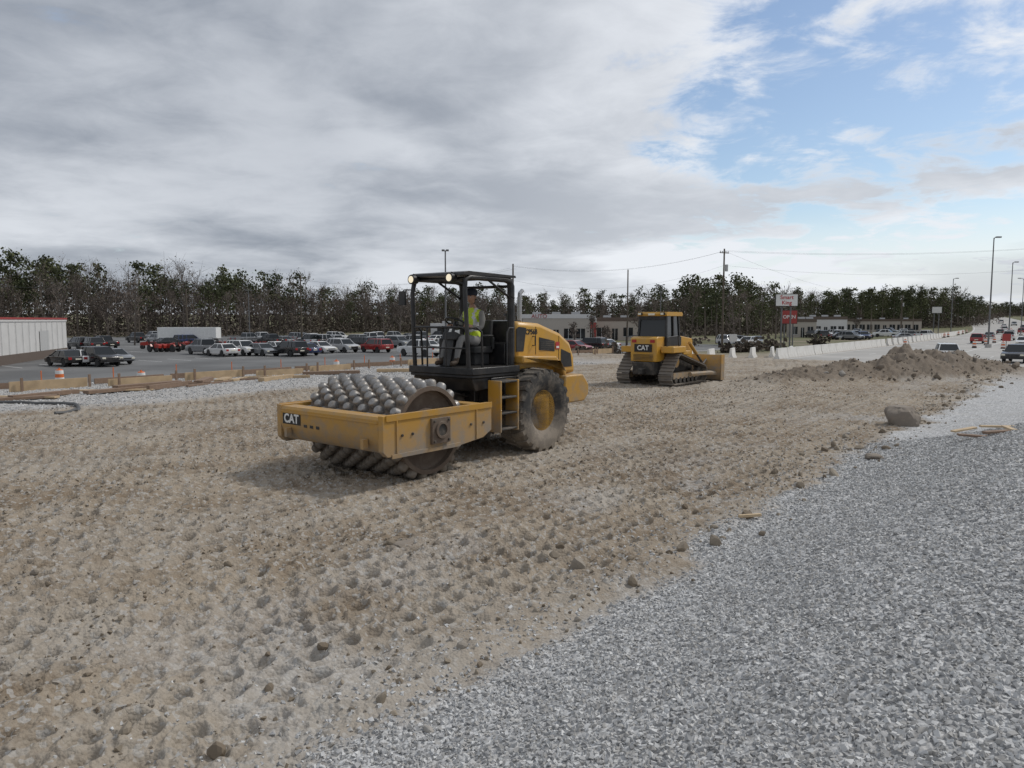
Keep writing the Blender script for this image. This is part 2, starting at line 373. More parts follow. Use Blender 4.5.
for (x,y,L,W,rz,mt,ti) in ((9.25,15.0,.62,.11,.35,WOOD,-.08),(8.1,12.8,.55,.13,-.25,WOOD2,.05),(8.3,12.55,.45,.12,.1,WOOD2,-.05),(8.75,12.9,.7,.1,1.2,WOOD,.03),(9.3,13.9,.8,.1,-.1,WOOD,.0),(8.4,12.95,.3,.1,.9,WOOD2,.1),(2.95,9.0,.32,.04,.3,WOOD,.02),(14,19,.9,.1,.3,WOOD,0)):
    plank(x,y,L,W,.035,rz,mt,ti)
# ------------------------------------------------------------------ compactor
H=(-.625,-.7806)
roller=empty('soil_compactor_roller',(-1.20,13.4,-.03),math.atan2(H[1],H[0]),1.045)
RA=.665
mb=MB()
cx=1.45;cz=.77
mb.lathe([(.10,.93),(.52,.93),(.60,.97),(.60,1.065),(.665,1.065),(.665,-1.065),(.60,-1.065),(.60,-.97),(.10,-.93)],(cx,0,cz),56,m=1)
for sgn in(1,-1):
    mb.lathe([(.33,0),(.33,sgn*.05),(.16,sgn*.09),(.16,sgn*.2),(.02,sgn*.2)],(cx,sgn*.93,cz),28,m=1)
    for q in range(10):
        t=q*math.pi/5; mb.cyl((cx+.27*math.cos(t),sgn*.97,cz+.27*math.sin(t)),(cx+.27*math.cos(t),sgn*1.0,cz+.27*math.sin(t)),.022,n=6,m=1)
mb.obj('drum_shell',[STEEL,MUD],roller)
mb=MB()
rows=20;cols=12
for q in range(rows):
    for p in range(cols):
        t=2*math.pi*(q+(.5 if p%2 else 0))/rows
        y=-1.065+2.13*(p+.5)/cols
        er=Vector((math.cos(t),0,math.sin(t))); et=Vector((-math.sin(t),0,math.cos(t)))
        M=Matrix(((et.x,0,er.x,cx+er.x*RA),(et.y,1,er.y,y),(et.z,0,er.z,cz+er.z*RA),(0,0,0,1)))
        sc=rnd.uniform(.9,1.0)
        mb.lathe([(.092*sc,-.03),(.087*sc,.02),(.080*sc,.06),(.070*sc,.084),(.053*sc,.099),(.03*sc,.105),(.004,.106)],(0,0,0),14,axis='z',M=M)
mb.obj('drum_pads',[STEEL],roller,ang=60)
mb=MB()
fp=[(2.40,1.08),(2.52,1.08),(2.55,1.04),(2.55,.80),(2.50,.62),(2.44,.56),(2.30,.56),(2.30,.60),(2.38,.64),(2.38,.9),(2.28,1.03),(2.28,1.08)]
mb.prism(fp,-1.14,1.14,0)
for sgn in(1,-1):
    y0,y1=(1.145,1.245) if sgn>0 else (-1.245,-1.145)
    mb.prism([(2.55,1.10),(2.55,.60),(2.47,.52),(1.85,.50),(1.0,.50),(.45,.56),(.25,.66),(.25,1.10)],y0,y1,0)
    yo=1.245*sgn
    a,b_=sorted((yo,yo+.018*sgn)); mb.box(.25,2.50,a,b_,1.02,1.11,0); mb.box(1.0,2.4,a,b_,.49,.55,0)
    for xx in(2.30,.62): mb.box(xx-.012,xx+.012,a,b_,.551,1.019,0)
    a,b_=sorted((yo,yo+.05*sgn)); mb.box(cx-.19,cx+.19,a,b_,.60,.98,1)
    mb.lathe([(.09,0),(.09,.03*sgn),(.13,.03*sgn),(.13,0)],(cx,yo+.05*sgn,.80),18,m=1)
    mb.lathe([(.088,0),(.088,.012*sgn),(.01,.012*sgn)],(cx,yo+.05*sgn,.80),18,m=2)
    for dx in(-.15,.15):
        for dz in(.64,.94): mb.cyl((cx+dx,yo+.05*sgn,dz),(cx+dx,yo+.075*sgn,dz),.02,n=6,m=2)
    for dx in(.45,.75,2.0,2.2):
        mb.cyl((dx,yo,.8),(dx,yo+.02*sgn,.8),.022,n=6,m=2)
mb.box(.27,.50,-1.14,1.14,.58,1.08,0)
mb.prism([(.62,.55),(.55,1.05),(.51,1.05),(.51,.55)],-.9,.9,2)
for k in range(3): mb.box(2.55,2.556,-.55+.15*k,-.47+.15*k,.79,.835,2)
mb.box(2.55,2.562,-1.13,1.13,.985,1.01,0)
for k in range(10):
    y=-1.065+.213*(k+1)
    if abs(y)<1.05: mb.box(2.26,2.36,y-.025,y+.025,.66,.74,2)
mb.box(2.30,2.37,-1.1,1.1,.64,.70,2)
for y in(-.9,.9): mb.box(2.55,2.64,y-.03,y+.03,.62,.76,0)
mb.obj('drum_frame',[YEL,MUD,DARK],roller,bevel=.012)
text('front_lettering','CAT',.19,FRONT,(2.558,-.86,.895),WHITE,roller,.002,.006)
mb=MB(); mb.box(2.5505,2.5545,-1.09,-.63,.81,.975,0); mb.obj('front_badge',[INK],roller)
mb=MB()
mb.box(-.25,.27,-.22,.22,.55,.75,2); mb.box(-.25,.27,-.22,.22,.95,1.15,2); mb.cyl((0,0,.5),(0,0,1.2),.1,m=2,n=16)
mb.prism([(-.25,.62),(-.25,1.25),(-1.1,1.42),(-3.0,1.42),(-3.0,.72),(-2.3,.62)],-.44,.44,1)
for s in(1,-1):
    mb.cyl((.3,.35*s,.85),(-.7,.45*s,.85),.045,m=2); mb.cyl((.0,.36*s,.85),(-.7,.45*s,.85),.06,m=1)
    mb.tube([(.3,.2*s,1.0),(.1,.3*s,1.18),(-.2,.3*s,1.1),(-.4,.35*s,1.2)],.022,6,m=1)
mb.cyl((-1.45,-.75,.78),(-1.45,.75,.78),.17,m=0,n=18); mb.lathe([(.02,-.3),(.24,-.22),(.28,0),(.24,.22),(.02,.3)],(-1.45,0,.78),20,m=1)
for s in(1,-1):
    mb.box(-1.05,-.35,.45*s if s>0 else -.74,.74 if s>0 else -.45,.95,1.43,1)
    yo=.76*s; yi,yo2=(sorted((yo,yo+.28*s)))
    for xx in(-.72,-.25): mb.prism([(xx-.02,.52),(xx+.02,.52),(xx+.02,1.40),(xx-.02,1.40)],yi,yo2,0)
    for zz in(.55,.82,1.09,1.36): mb.box(-.70,-.27,yi+.01,yo2-.01,zz,zz+.035,2)
mb.obj('chassis',[YEL,BLK,DARK],roller,bevel=.012)
mb=MB()
mb.box(-1.12,.16,-.76,.76,1.50,1.62,0)
mb.prism([(-1.1,1.44),(.10,1.44),(.02,1.22),(-1.0,1.30)],-.70,.70,0)
mb.box(-1.10,.14,-.74,.74,1.445,1.498,0)
mb.prism([(-.12,1.62),(.0,1.62),(-.10,2.1),(-.2,2.1)],-.09,.09,0)
mb.prism([(-.06,2.08),(-.24,2.08),(-.22,2.18),(-.10,2.22)],-.15,.15,0)
mb.cyl((-.16,0,2.15),(-.24,0,2.36),.03,m=0)
mb.box(-.72,-.22,-.38,-.30,1.62,2.10,0); mb.cyl((-.3,-.34,2.08),(-.28,-.34,2.27),.015,m=0); mb.ball((-.28,-.34,2.29),.03,0)
mb.box(-1.10,-1.0,-.5,.5,1.62,2.0,0)
mb.obj('platform',[BLK],roller,bevel=.012)
mb=MB(); Mw=Matrix.Translation((-.27,0,2.37))@Matrix.Rotation(math.radians(-28),4,'Y')
pts=[(.2*math.cos(t),.2*math.sin(t),0) for t in np.linspace(0,2*math.pi,25)]
mb.tube(pts,.017,8,M=Mw)
for t in(0.5,2.6,4.71): mb.cyl((0,0,-.02),(.2*math.cos(t),.2*math.sin(t),0),.012,m=0,M=Mw,n=8)
mb.cyl((0,0,-.04),(0,0,.02),.045,M=Mw); mb.obj('steering_wheel',[BLK],roller)
mb=MB()
mb.box(-.98,-.48,-.25,.25,1.83,1.95); mb.prism([(-.98,1.93),(-.90,1.93),(-.95,2.42),(-1.03,2.42)],-.22,.22); mb.box(-.93,-.53,-.2,.2,1.62,1.83)
for s in(1,-1): mb.box(-.92,-.62,.29*s-.025,.29*s+.025,2.12,2.16); mb.box(-.95,-.90,.29*s-.025,.29*s+.025,1.9,2.12)
mb.obj('seat',[RUB],roller,bevel=.03)
mb=MB()
mb.prism([(-1.16,3.17),(-1.14,3.21),(.10,3.235),(.22,3.21),(.24,3.165),(.1,3.165)],-.64,.64,0)
for s in(1,-1):
    mb.tube([(-1.08,.58*s,1.62),(-1.08,.58*s,3.02),(-1.04,.58*s,3.11),(-.9,.58*s,3.135),(.05,.60*s,3.135),(.15,.60*s,3.09),(.18,.62*s,2.9),(.14,.64*s,2.0),(.12,.64*s,1.62)],[.068,.068,.062,.055,.048,.044,.038,.038,.038],10)
    mb.tube([(-.45,.6*s,3.10),(-1.06,.6*s,2.8)],.022,8)
    mb.tube([(.12,.66*s,2.28),(.0,.70*s,2.30),(-.12,.72*s,2.22),(-.14,.72*s,1.62)],.02,8)
    mb.tube([(-1.04,.66*s,2.28),(-.85,.72*s,2.28),(-.8,.72*s,2.2),(-.8,.72*s,1.62)],.02,8)
for (xx,zz) in((-1.08,2.0),(-1.08,3.02),(.14,3.11),(-.5,3.135)): mb.tube([(xx,-.56,zz),(xx,.56,zz)],.028,8)
mb.tube([(.14,-.64,2.28),(.20,-.5,2.30),(.20,.5,2.30),(.14,.64,2.28)],.02,8)
mb.tube([(.16,-.64,1.95),(.2,-.5,1.95),(.2,.5,1.95),(.16,.64,1.95)],.016,8)
mb.tube([(.2,.2,1.62),(.2,.2,2.30)],.016,8); mb.tube([(.2,-.25,1.62),(.2,-.25,2.30)],.016,8)
mb.obj('canopy_frame',[BLK,DARK],roller,bevel=.004)
mb=MB()
for y in(-.50,.40):
    mb.cyl((.20,y,3.12),(.33,y,3.12),.072,.082,n=20,m=0); mb.cyl((.331,y,3.12),(.336,y,3.12),.060,n=20,m=1); mb.tube([(.2,y,3.19),(.27,y,3.21),(.27,y,3.18)],.015,6,m=0)
mb.tube([(.15,-.62,2.95),(.22,-.80,2.95),(.22,-.84,2.9)],.012,6); mb.box(.19,.23,-.93,-.77,2.68,2.93,0)
mb.tube([(-1.0,.62,2.85),(-.9,.8,2.8)],.012,6)
mb.cyl((-1.02,-.35,3.20),(-1.02,-.35,3.32),.05,m=2)
mb.obj('work_lights',[BLK,LIT,plain('amber',(.6,.2,.02),.3)],roller,bevel=.004)
mb=MB()
hp=[(-1.2,1.45),(-1.2,2.34),(-1.3,2.40),(-1.95,2.36),(-2.6,2.18),(-2.95,1.98),(-3.1,1.70),(-3.14,1.36),(-2.3,1.36)]
mb.prism(hp,-.60,.60,0)
mb.obj('engine_hood',[YELC],roller,bevel=.08)
mb=MB()
for s in(1,-1):
    a,b_=sorted((.56*s,.80*s))
    mb.prism([(-1.16,1.64),(-1.16,1.78),(-2.2,1.74),(-2.55,1.45),(-2.5,1.30),(-2.3,1.62)],a,b_,0)
    a,b_=sorted((.44*s,.88*s)); mb.prism([(-2.42,.82),(-2.35,1.05),(-2.40,1.36),(-3.0,1.36),(-3.2,1.15),(-3.2,.95),(-3.05,.82)],a,b_,0)
mb.box(-3.21,-2.9,-.435,.435,.84,1.355,0)
mb.obj('rear_fenders',[YEL],roller,bevel=.03)
mb=MB()
for s in(1,-1):
    yy=.601*s; a,b_=sorted((yy,yy+.006*s))
    mb.prism([(-1.90,1.86),(-1.90,2.10),(-2.4,2.02),(-2.4,1.82)],a,b_,0)
    for k in range(5):
        z0=1.86+.035*k; mb.box(-2.37,-1.93,*sorted((yy+.006*s,yy+.016*s)),z0,z0+.013,1)
    mb.prism([(-2.62,1.5),(-2.62,1.86),(-2.95,1.76),(-3.0,1.5)],a,b_,0)
    mb.prism([(-1.21,1.85),(-1.21,2.26),(-1.28,2.30),(-1.50,2.28),(-1.42,1.85)],a,b_,0)
    mb.box(-1.80,-1.79,*sorted((yy,yy+.004*s)),1.78,2.3,0); mb.box(-2.55,-2.54,*sorted((yy,yy+.004*s)),1.5,2.12,0)
mb.prism([(-1.21,2.405),(-1.35,2.42),(-1.55,2.41),(-1.55,2.38),(-1.21,2.36)],-.45,.45,0)
mb.box(-1.20,-1.14,-.56,.56,1.65,2.36,0)
mb.cyl((-1.75,.25,2.33),(-1.75,.25,2.85),.045,m=2); mb.tube([(-1.75,.25,2.83),(-1.76,.25,2.92),(-1.84,.25,2.98)],.04,10,m=2)
mb.cyl((-2.1,-.25,2.25),(-2.1,-.25,2.5),.1,m=0,n=18); mb.cyl((-2.1,-.25,2.5),(-2.1,-.25,2.55),.14,m=0,n=18)
mb.tube([(-1.7,.60,1.95),(-1.7,.66,1.95),(-1.7,.66,2.12),(-1.7,.60,2.12)],.012,6,m=0)
for y in(-.35,.35): mb.box(-3.15,-3.10,y-.08,y+.08,1.48,1.60,3)
mb.obj('hood_fittings',[BLK,DARK,CHROME,REDL],roller)
text('model_lettering','CP56B',.13,SIDE_L,(-1.66,.604,2.20),INK,roller,.002,.004)
mb=MB(); mb.box(-2.56,-2.43,.607,.611,1.86,2.00,0); mb.box(-2.54,-2.45,.611,.614,1.88,1.92,1); mb.obj('rental_label',[REDP,WHITE],roller)
def tyre(parent,x,y,z,R,W,name,rimr,hubmat,lugs=22):
    s=R/.78
    mb=MB(); f=W/.58
    prof=[(rimr,-.20*f),(rimr+.1*s,-.265*f),(.60*s,-.29*f),(.69*s,-.275*f),(.735*s,-.22*f),(.75*s,0),(.735*s,.22*f),(.69*s,.275*f),(.60*s,.29*f),(rimr+.1*s,.265*f),(rimr,.20*f)]
    mb.lathe(prof,(x,y,z),48,m=0)
    for k in range(lugs):
        for sg in(1,-1):
            t=2*math.pi*(k+(0 if sg>0 else .5))/lugs
            er=Vector((math.cos(t),0,math.sin(t))); et=Vector((-math.sin(t),0,math.cos(t)))
            M=Matrix(((et.x,0,er.x,x+er.x*.735*s),(0,1,0,y),(et.z,0,er.z,z+er.z*.735*s),(0,0,0,1)))
            wl=.052*s
            mb.hexa([(-wl,0.01*sg,-.02),(wl,0.01*sg,-.02),(wl+.07*s,.285*f*sg,-.075*s),(-wl+.07*s,.285*f*sg,-.075*s),(-wl*.8,0.01*sg,.042*s),(wl*.8,0.01*sg,.042*s),(wl*.8+.07*s,.27*f*sg,.015*s),(-wl*.8+.07*s,.27*f*sg,.015*s)],0,M)
    mb.lathe([(rimr+.005,-.20*f),(rimr-.03,-.18*f),(rimr-.05,-.02),(rimr-.05,.02),(rimr-.03,.18*f),(rimr+.005,.20*f)],(x,y,z),36,m=1)
    sg=1 if y>0 else -1
    mb.lathe([(rimr-.04,.02*sg),(rimr*.6,.05*sg),(rimr*.5,.10*sg),(rimr*.32,.11*sg),(rimr*.30,.17*sg),(rimr*.2,.20*sg),(.01,.20*sg)],(x,y,z),28,m=1)
    for k in range(8):
        t=k*math.pi/4; c_=(x+rimr*.62*math.cos(t),y+.03*sg,z+rimr*.62*math.sin(t)); mb.cyl(c_,(c_[0],y+.075*sg,c_[2]),.022,n=6,m=2)
    return mb.obj(name,[TYRE,hubmat,DARK],parent,ang=30)
HUB=paint('hub_yellow',(.52,.28,.04),.5,dust=.3,dscale=6)
tyre(roller,-1.50,.79,.785,.78,.58,'rear_wheel',.37,HUB)
tyre(roller,-1.50,-.79,.785,.78,.58,'rear_wheel_far',.37,HUB)
print('roller',time.time()-T0)
# ------------------------------------------------------------------ operator
HV=plain('hi_vis_vest',(.60,.74,.06),.7,scale=20); SHIRT=plain('work_shirt',(.22,.21,.19),.85,scale=20); PANT=plain('work_trousers',(.20,.195,.19),.85,scale=20)
SKIN=plain('skin',(.42,.24,.16),.55,var=.08); BOOT=plain('boot_leather',(.06,.04,.025),.7); REFL=plain('reflective_tape',(.65,.65,.65),.35); HAIR=plain('hair',(.03,.02,.015),.8); CAPM=plain('cap_cloth',(.03,.035,.05),.8)
def operator():
    root=empty('machine_operator',(.08,0,-.08),0,1.04); root.parent=roller
    vs=[(-.74,0,2.06,.135,.15)]; ed=[]
    def add(p,r,par,r2=None):
        vs.append((*p,r,r2 or r)); ed.append((par,len(vs)-1)); return len(vs)-1
    s1=add((-.77,0,2.20),.125,0,.15); s2=add((-.775,0,2.38),.13,s1,.165); s3=add((-.77,0,2.50),.11,s2,.15); nb=add((-.755,0,2.60),.062,s3); nk=add((-.735,0,2.70),.055,nb)
    hands=[]
    for s in(1,-1):
        sh=add((-.77,.175*s,2.52),.068,s3); ub=add((-.74,.235*s,2.40),.058,sh); el=add((-.68,.26*s,2.27),.046,ub)
        fa=add((-.56,.235*s,2.27),.042,el); wr=add((-.47,.205*s,2.30),.03,fa); pa=add((-.41,.19*s,2.315),.036,wr,.02); hands.append((s,(-.41,.19*s,2.315)))
        hp_=add((-.70,.095*s,2.04),.10,0); th=add((-.48,.135*s,2.08),.085,hp_); kn=add((-.27,.16*s,2.10),.064,th); ca_=add((-.21,.16*s,1.92),.058,kn); an=add((-.16,.165*s,1.74),.042,ca_); he=add((-.15,.165*s,1.70),.045,an); to=add((.0,.175*s,1.68),.035,he,.045)
    me=bpy.data.meshes.new('body'); me.from_pydata([v[:3] for v in vs],ed,[])
    o=bpy.data.objects.new('body',me); COL.objects.link(o)
    sk=o.modifiers.new('skin','SKIN'); 
    for i,v in enumerate(vs):
        d=me.skin_vertices[0].data[i]; d.radius=(v[3],v[4]); d.use_root=(i==0)
    sb=o.modifiers.new('sub','SUBSURF'); sb.levels=2
    dg=bpy.context.evaluated_depsgraph_get(); m2=bpy.data.meshes.new_from_object(o.evaluated_get(dg)); bpy.data.objects.remove(o)
    for mt in (HV,SHIRT,PANT,SKIN,BOOT,REFL): m2.materials.append(mt)
    for p in m2.polygons:
        c=p.center; p.use_smooth=True
        if c.z<1.78: k=4
        elif c.z<2.13 or (c.x>-.56 and c.z<2.235): k=2
        elif c.z>2.61: k=3
        elif c.x>-.485: k=3
        elif abs(c.y)>.185 or c.x>-.60: k=1
        else:
            k=0
            if abs(c.z-2.24)<.03 or (abs(abs(c.y)-.10)<.025 and c.z>2.24): k=5
        p.material_index=k
    b=bpy.data.objects.new('body',m2); COL.objects.link(b); b.parent=root
    mb=MB()
    for s,(x,y,z) in hands:
        for q,(dy,L) in enumerate(((.03,.07),(.01,.08),(-.012,.075),(-.032,.06))):
            p0=Vector((x+.005,y+dy*s,z+.004)); mb.tube([p0,p0+Vector((L*.5,0,.012)),p0+Vector((L*.8,0,-.008)),p0+Vector((L*.75,0,-.032))],[.0095,.009,.008,.006],8)
        mb.tube([(x-.02,y-.03*s,z),(x+.01,y-.05*s,z-.008),(x+.035,y-.052*s,z-.02)],[.012,.010,.008],8)
    mb.obj('fingers',[SKIN],root,ang=80)
    hm=bmesh.new(); bmesh.ops.create_uvsphere(hm,u_segments=32,v_segments=24,radius=1)
    for v in hm.verts:
        x,y,z=v.co; 
        jaw=1-.28*max(0,-z)**1.3
        X=x*.098*(1 if x<0 else (1+.02)); Yc=y*.076*jaw; Z=z*.122
        if x>0:
            nose=math.exp(-((y/.16)**2)-((z+.12)/.2)**2)*.026; nose*= 1 if z<.15 else .4
            sock=-.010*(math.exp(-(((abs(y)-.36)/.16)**2)-((z-.06)/.13)**2))
            lips=.007*math.exp(-((y/.28)**2)-((z+.50)/.07)**2); chin=.010*math.exp(-((y/.3)**2)-((z+.85)/.15)**2)
            X+=nose+sock+lips+chin
        v.co=(X,Yc,Z)
    hme=bpy.data.meshes.new('head'); hm.to_mesh(hme); hm.free(); hme.materials.append(SKIN); hme.shade_smooth()
    Mh=Matrix.Translation((-.725,0,2.80))@Matrix.Rotation(math.radians(14),4,'Z')@Matrix.Rotation(math.radians(6),4,'Y')
    ho=bpy.data.objects.new('head',hme); COL.objects.link(ho); ho.parent=root; ho.matrix_local=Mh
    mb=MB()
    for s in(1,-1):
        mb.ball((.084,.028*s,.008),(.012,.012,.009),0); mb.ball((.0945,.028*s,.008),(.003,.005,.005),1)
        mb.tube([(.092,.016*s,.026),(.092,.028*s,.030),(.086,.042*s,.026)],.003,6,1)
        mb.ball((-.008,.077*s,-.005),(.018,.009,.030),2)
    mb.box(.096,.1005,-.022,.022,-.0625,-.0595,3)
    mb.ball((-.016,0,.012),(.094,.081,.112),1,n=20)
    o=mb.obj('face_and_hair',[WHITE,HAIR,SKIN,REDL],root,ang=80); o.matrix_local=Mh
    mb=MB(); mb.lathe([(.103,.035),(.106,.06),(.10,.10),(.075,.135),(.03,.15),(.002,.152)],(-.002,0,.0),24,axis='z')
    mb.prism([(.07,-.075),(.13,-.06),(.165,0),(.13,.06),(.07,.075)],.045,.056,axis='z'); o=mb.obj('cap',[CAPM],root,ang=50); o.matrix_local=Mh
operator()
# ------------------------------------------------------------------ bulldozer
dz=empty('bulldozer',(6.0,29.4,0.0),math.atan2(.7806,.625),.925)
def track_path(circs,step):
    pts=[]
    for (x,z,r) in circs:
        for k in range(48): t=2*math.pi*k/48; pts.append((x+r*math.cos(t),z+r*math.sin(t)))
    pts=sorted(set(pts))
    def half(ps):
        h=[]
        for p in ps:
            while len(h)>1 and (h[-1][0]-h[-2][0])*(p[1]-h[-2][1])-(h[-1][1]-h[-2][1])*(p[0]-h[-2][0])<=0: h.pop()
            h.append(p)
        return h
    lo=half(pts); hi=half(pts[::-1]); hull=lo[:-1]+hi[:-1]
    P=[Vector((p[0],0,p[1])) for p in hull]; n=len(P); L=[(P[(i+1)%n]-P[i]).length for i in range(n)]; tot=sum(L); m=int(tot/step); out=[]
    for k in range(m):
        d=tot*k/m; i=0
        while d>L[i]: d-=L[i]; i+=1
        t=(P[(i+1)%n]-P[i]).normalized(); out.append((P[i]+t*d,t))
    return out
circ=[(1.35,.42,.34),(-1.35,.40,.32),(-.85,.98,.30)]
mb=MB()
for s in(1,-1):
    yc=.98*s
    for p,t in track_path(circ,.17):
        n_=Vector((t.z,0,-t.x))
        M=Matrix(((t.x,0,n_.x,p.x),(0,1,0,yc),(t.z,0,n_.z,p.z),(0,0,0,1)))
        mb.box(-.08,.08,-.30,.30,-.01,.02,0,M); mb.box(-.08,-.055,-.30,.30,.02,.07,0,M); mb.box(-.07,.07,-.08,.08,-.07,-.01,1,M)
    for (x,z,r) in circ: mb.lathe([(r-.09,-.09),(r-.07,-.09),(r-.07,.09),(r-.09,.09),(.1,.12),(.02,.12)] if s>0 else [(r-.09,.09),(r-.07,.09),(r-.07,-.09),(r-.09,-.09),(.1,-.12),(.02,-.12)],(x,yc,z),24,m=2 if z>.8 else 1)
    mb.box(-1.2,1.25,yc-.13,yc+.13,.28,.52,2)
    for k in range(6): mb.cyl((-.95+.38*k,yc-.14,.22),(-.95+.38*k,yc+.14,.22),.12,m=1)
mb.obj('tracks',[paint('track_steel',(.17,.15,.13),.6,metal=.3,dust=.7),DARK,YEL],dz,ang=30)
mb=MB()
mb.box(-1.3,1.6,-.62,.62,.5,1.05,1)
mb.prism([(.35,1.05),(.35,2.0),(.5,2.05),(1.85,1.9),(1.95,1.8),(1.95,.75),(1.6,.75)],-.45,.45,0)
mb.box(-1.45,-.3,-1.22,-.64,1.36,1.62,0); mb.box(-1.45,-.3,.64,1.22,1.36,1.62,0)
mb.box(-.3,.4,-1.1,1.1,1.25,1.42,0)
mb.prism([(-1.72,1.0),(-1.75,1.95),(-1.60,2.02),(-1.0,2.02),(-1.0,1.0)],-.60,.60,0)
mb.prism([(-1.70,.45),(-1.78,.98),(-1.2,.98),(-1.2,.45)],-.5,.5,1)
mb.box(-2.0,-1.7,-.10,.10,.48,.72,1)
mb.obj('hull',[YELC,DARK],dz,bevel=.03)
mb=MB()
bx0,bx1,tx0,tx1=-1.02,.42,-.92,.30
mb.hexa([(bx0,-.66,1.62),(bx1,-.56,1.62),(bx1,.56,1.62),(bx0,.66,1.62),(tx0,-.60,2.86),(tx1,-.52,2.86),(tx1,.52,2.86),(tx0,.60,2.86)],1)
mb.prism([(-1.02,2.87),(-1.06,2.95),(-1.0,3.04),(.36,3.04),(.46,2.95),(.40,2.87)],-.68,.68,0)
for (x,y,x2,y2) in ((bx0,.66,tx0,.60),(bx0,-.66,tx0,-.60),(bx1,.56,tx1,.52),(bx1,-.56,tx1,-.52),(-.3,.625,-.3,.57),(-.3,-.625,-.3,-.57)):
    mb.cyl((x,y,1.6),(x2,y2,2.9),.06,n=4,m=2)
mb.box(-1.07,-1.0,-.62,.62,1.62,1.98,2); mb.box(-1.0,-.95,-.57,.57,2.72,2.86,2)
for s in(1,-1): mb.box(-1.0,.38,(.61 if s>0 else -.66),(.66 if s>0 else -.61),1.62,2.0,2)
mb.box(-1.12,-1.04,-.14,.14,2.9,2.98,3); 
for y in(-.52,.52): mb.box(-1.16,-1.05,y-.09,y+.09,2.90,3.02,2); mb.box(-1.166,-1.161,y-.07,y+.07,2.92,3.0,3); mb.box(.47,.55,y-.09,y+.09,2.90,3.02,2)
mb.obj('cab',[YELC,GLASSD,BLK,LAMP],dz,bevel=.015)
mb=MB()
prof=[(2.62,.06),(2.50,.30),(2.47,.6),(2.52,.9),(2.66,1.15),(2.60,1.17),(2.44,.92),(2.38,.6),(2.40,.3),(2.52,.05)]
mb.prism(prof,-1.60,1.60,0); mb.box(2.53,2.64,-1.6,1.6,.0,.05,1)
for s in(1,-1):
    mb.box(2.36,2.72,(1.60 if s>0 else -1.64),(1.64 if s>0 else -1.60),.05,1.18,0)
    mb.tube([(-.2,1.36*s,.45),(1.6,1.40*s,.42),(2.38,1.36*s,.35)],.10,6,m=0)
    mb.cyl((1.5,.62*s,1.55),(2.40,.75*s,.75),.05,m=1); mb.cyl((1.3,.60*s,1.72),(1.9,.67*s,1.2),.075,m=0)
    mb.cyl((1.4,1.0*s,.5),(2.4,.9*s,.95),.05,m=1)
mb.obj('blade',[YEL,DARK],dz,bevel=.01)
mb=MB()
mb.cyl((1.0,.25,1.95),(1.0,.25,2.7),.055,m=0); mb.cyl((1.35,-.2,1.9),(1.35,-.2,2.15),.1,m=0)
for s in(1,-1):
    mb.tube([(-1.5,.95*s,1.62),(-1.5,.95*s,2.0),(-.6,.98*s,2.05),(-.5,.98*s,1.62)],.02,6,m=0)
    mb.box(-1.765,-1.745,.42*s-.1,.42*s+.1,1.78,1.90,1)
mb.box(-1.775,-1.745,-.40,.40,1.40,1.72,2)
for k in range(5): mb.box(-1.77,-1.745,-.45,.45,1.06+.055*k,1.075+.055*k,0)
mb.obj('fittings',[BLK,REDL,INK],dz)
text('rear_lettering','CAT',.27,REAR,(-1.778,0,1.56),WHITE,dz,.002,.006)
print('dozer',time.time()-T0)
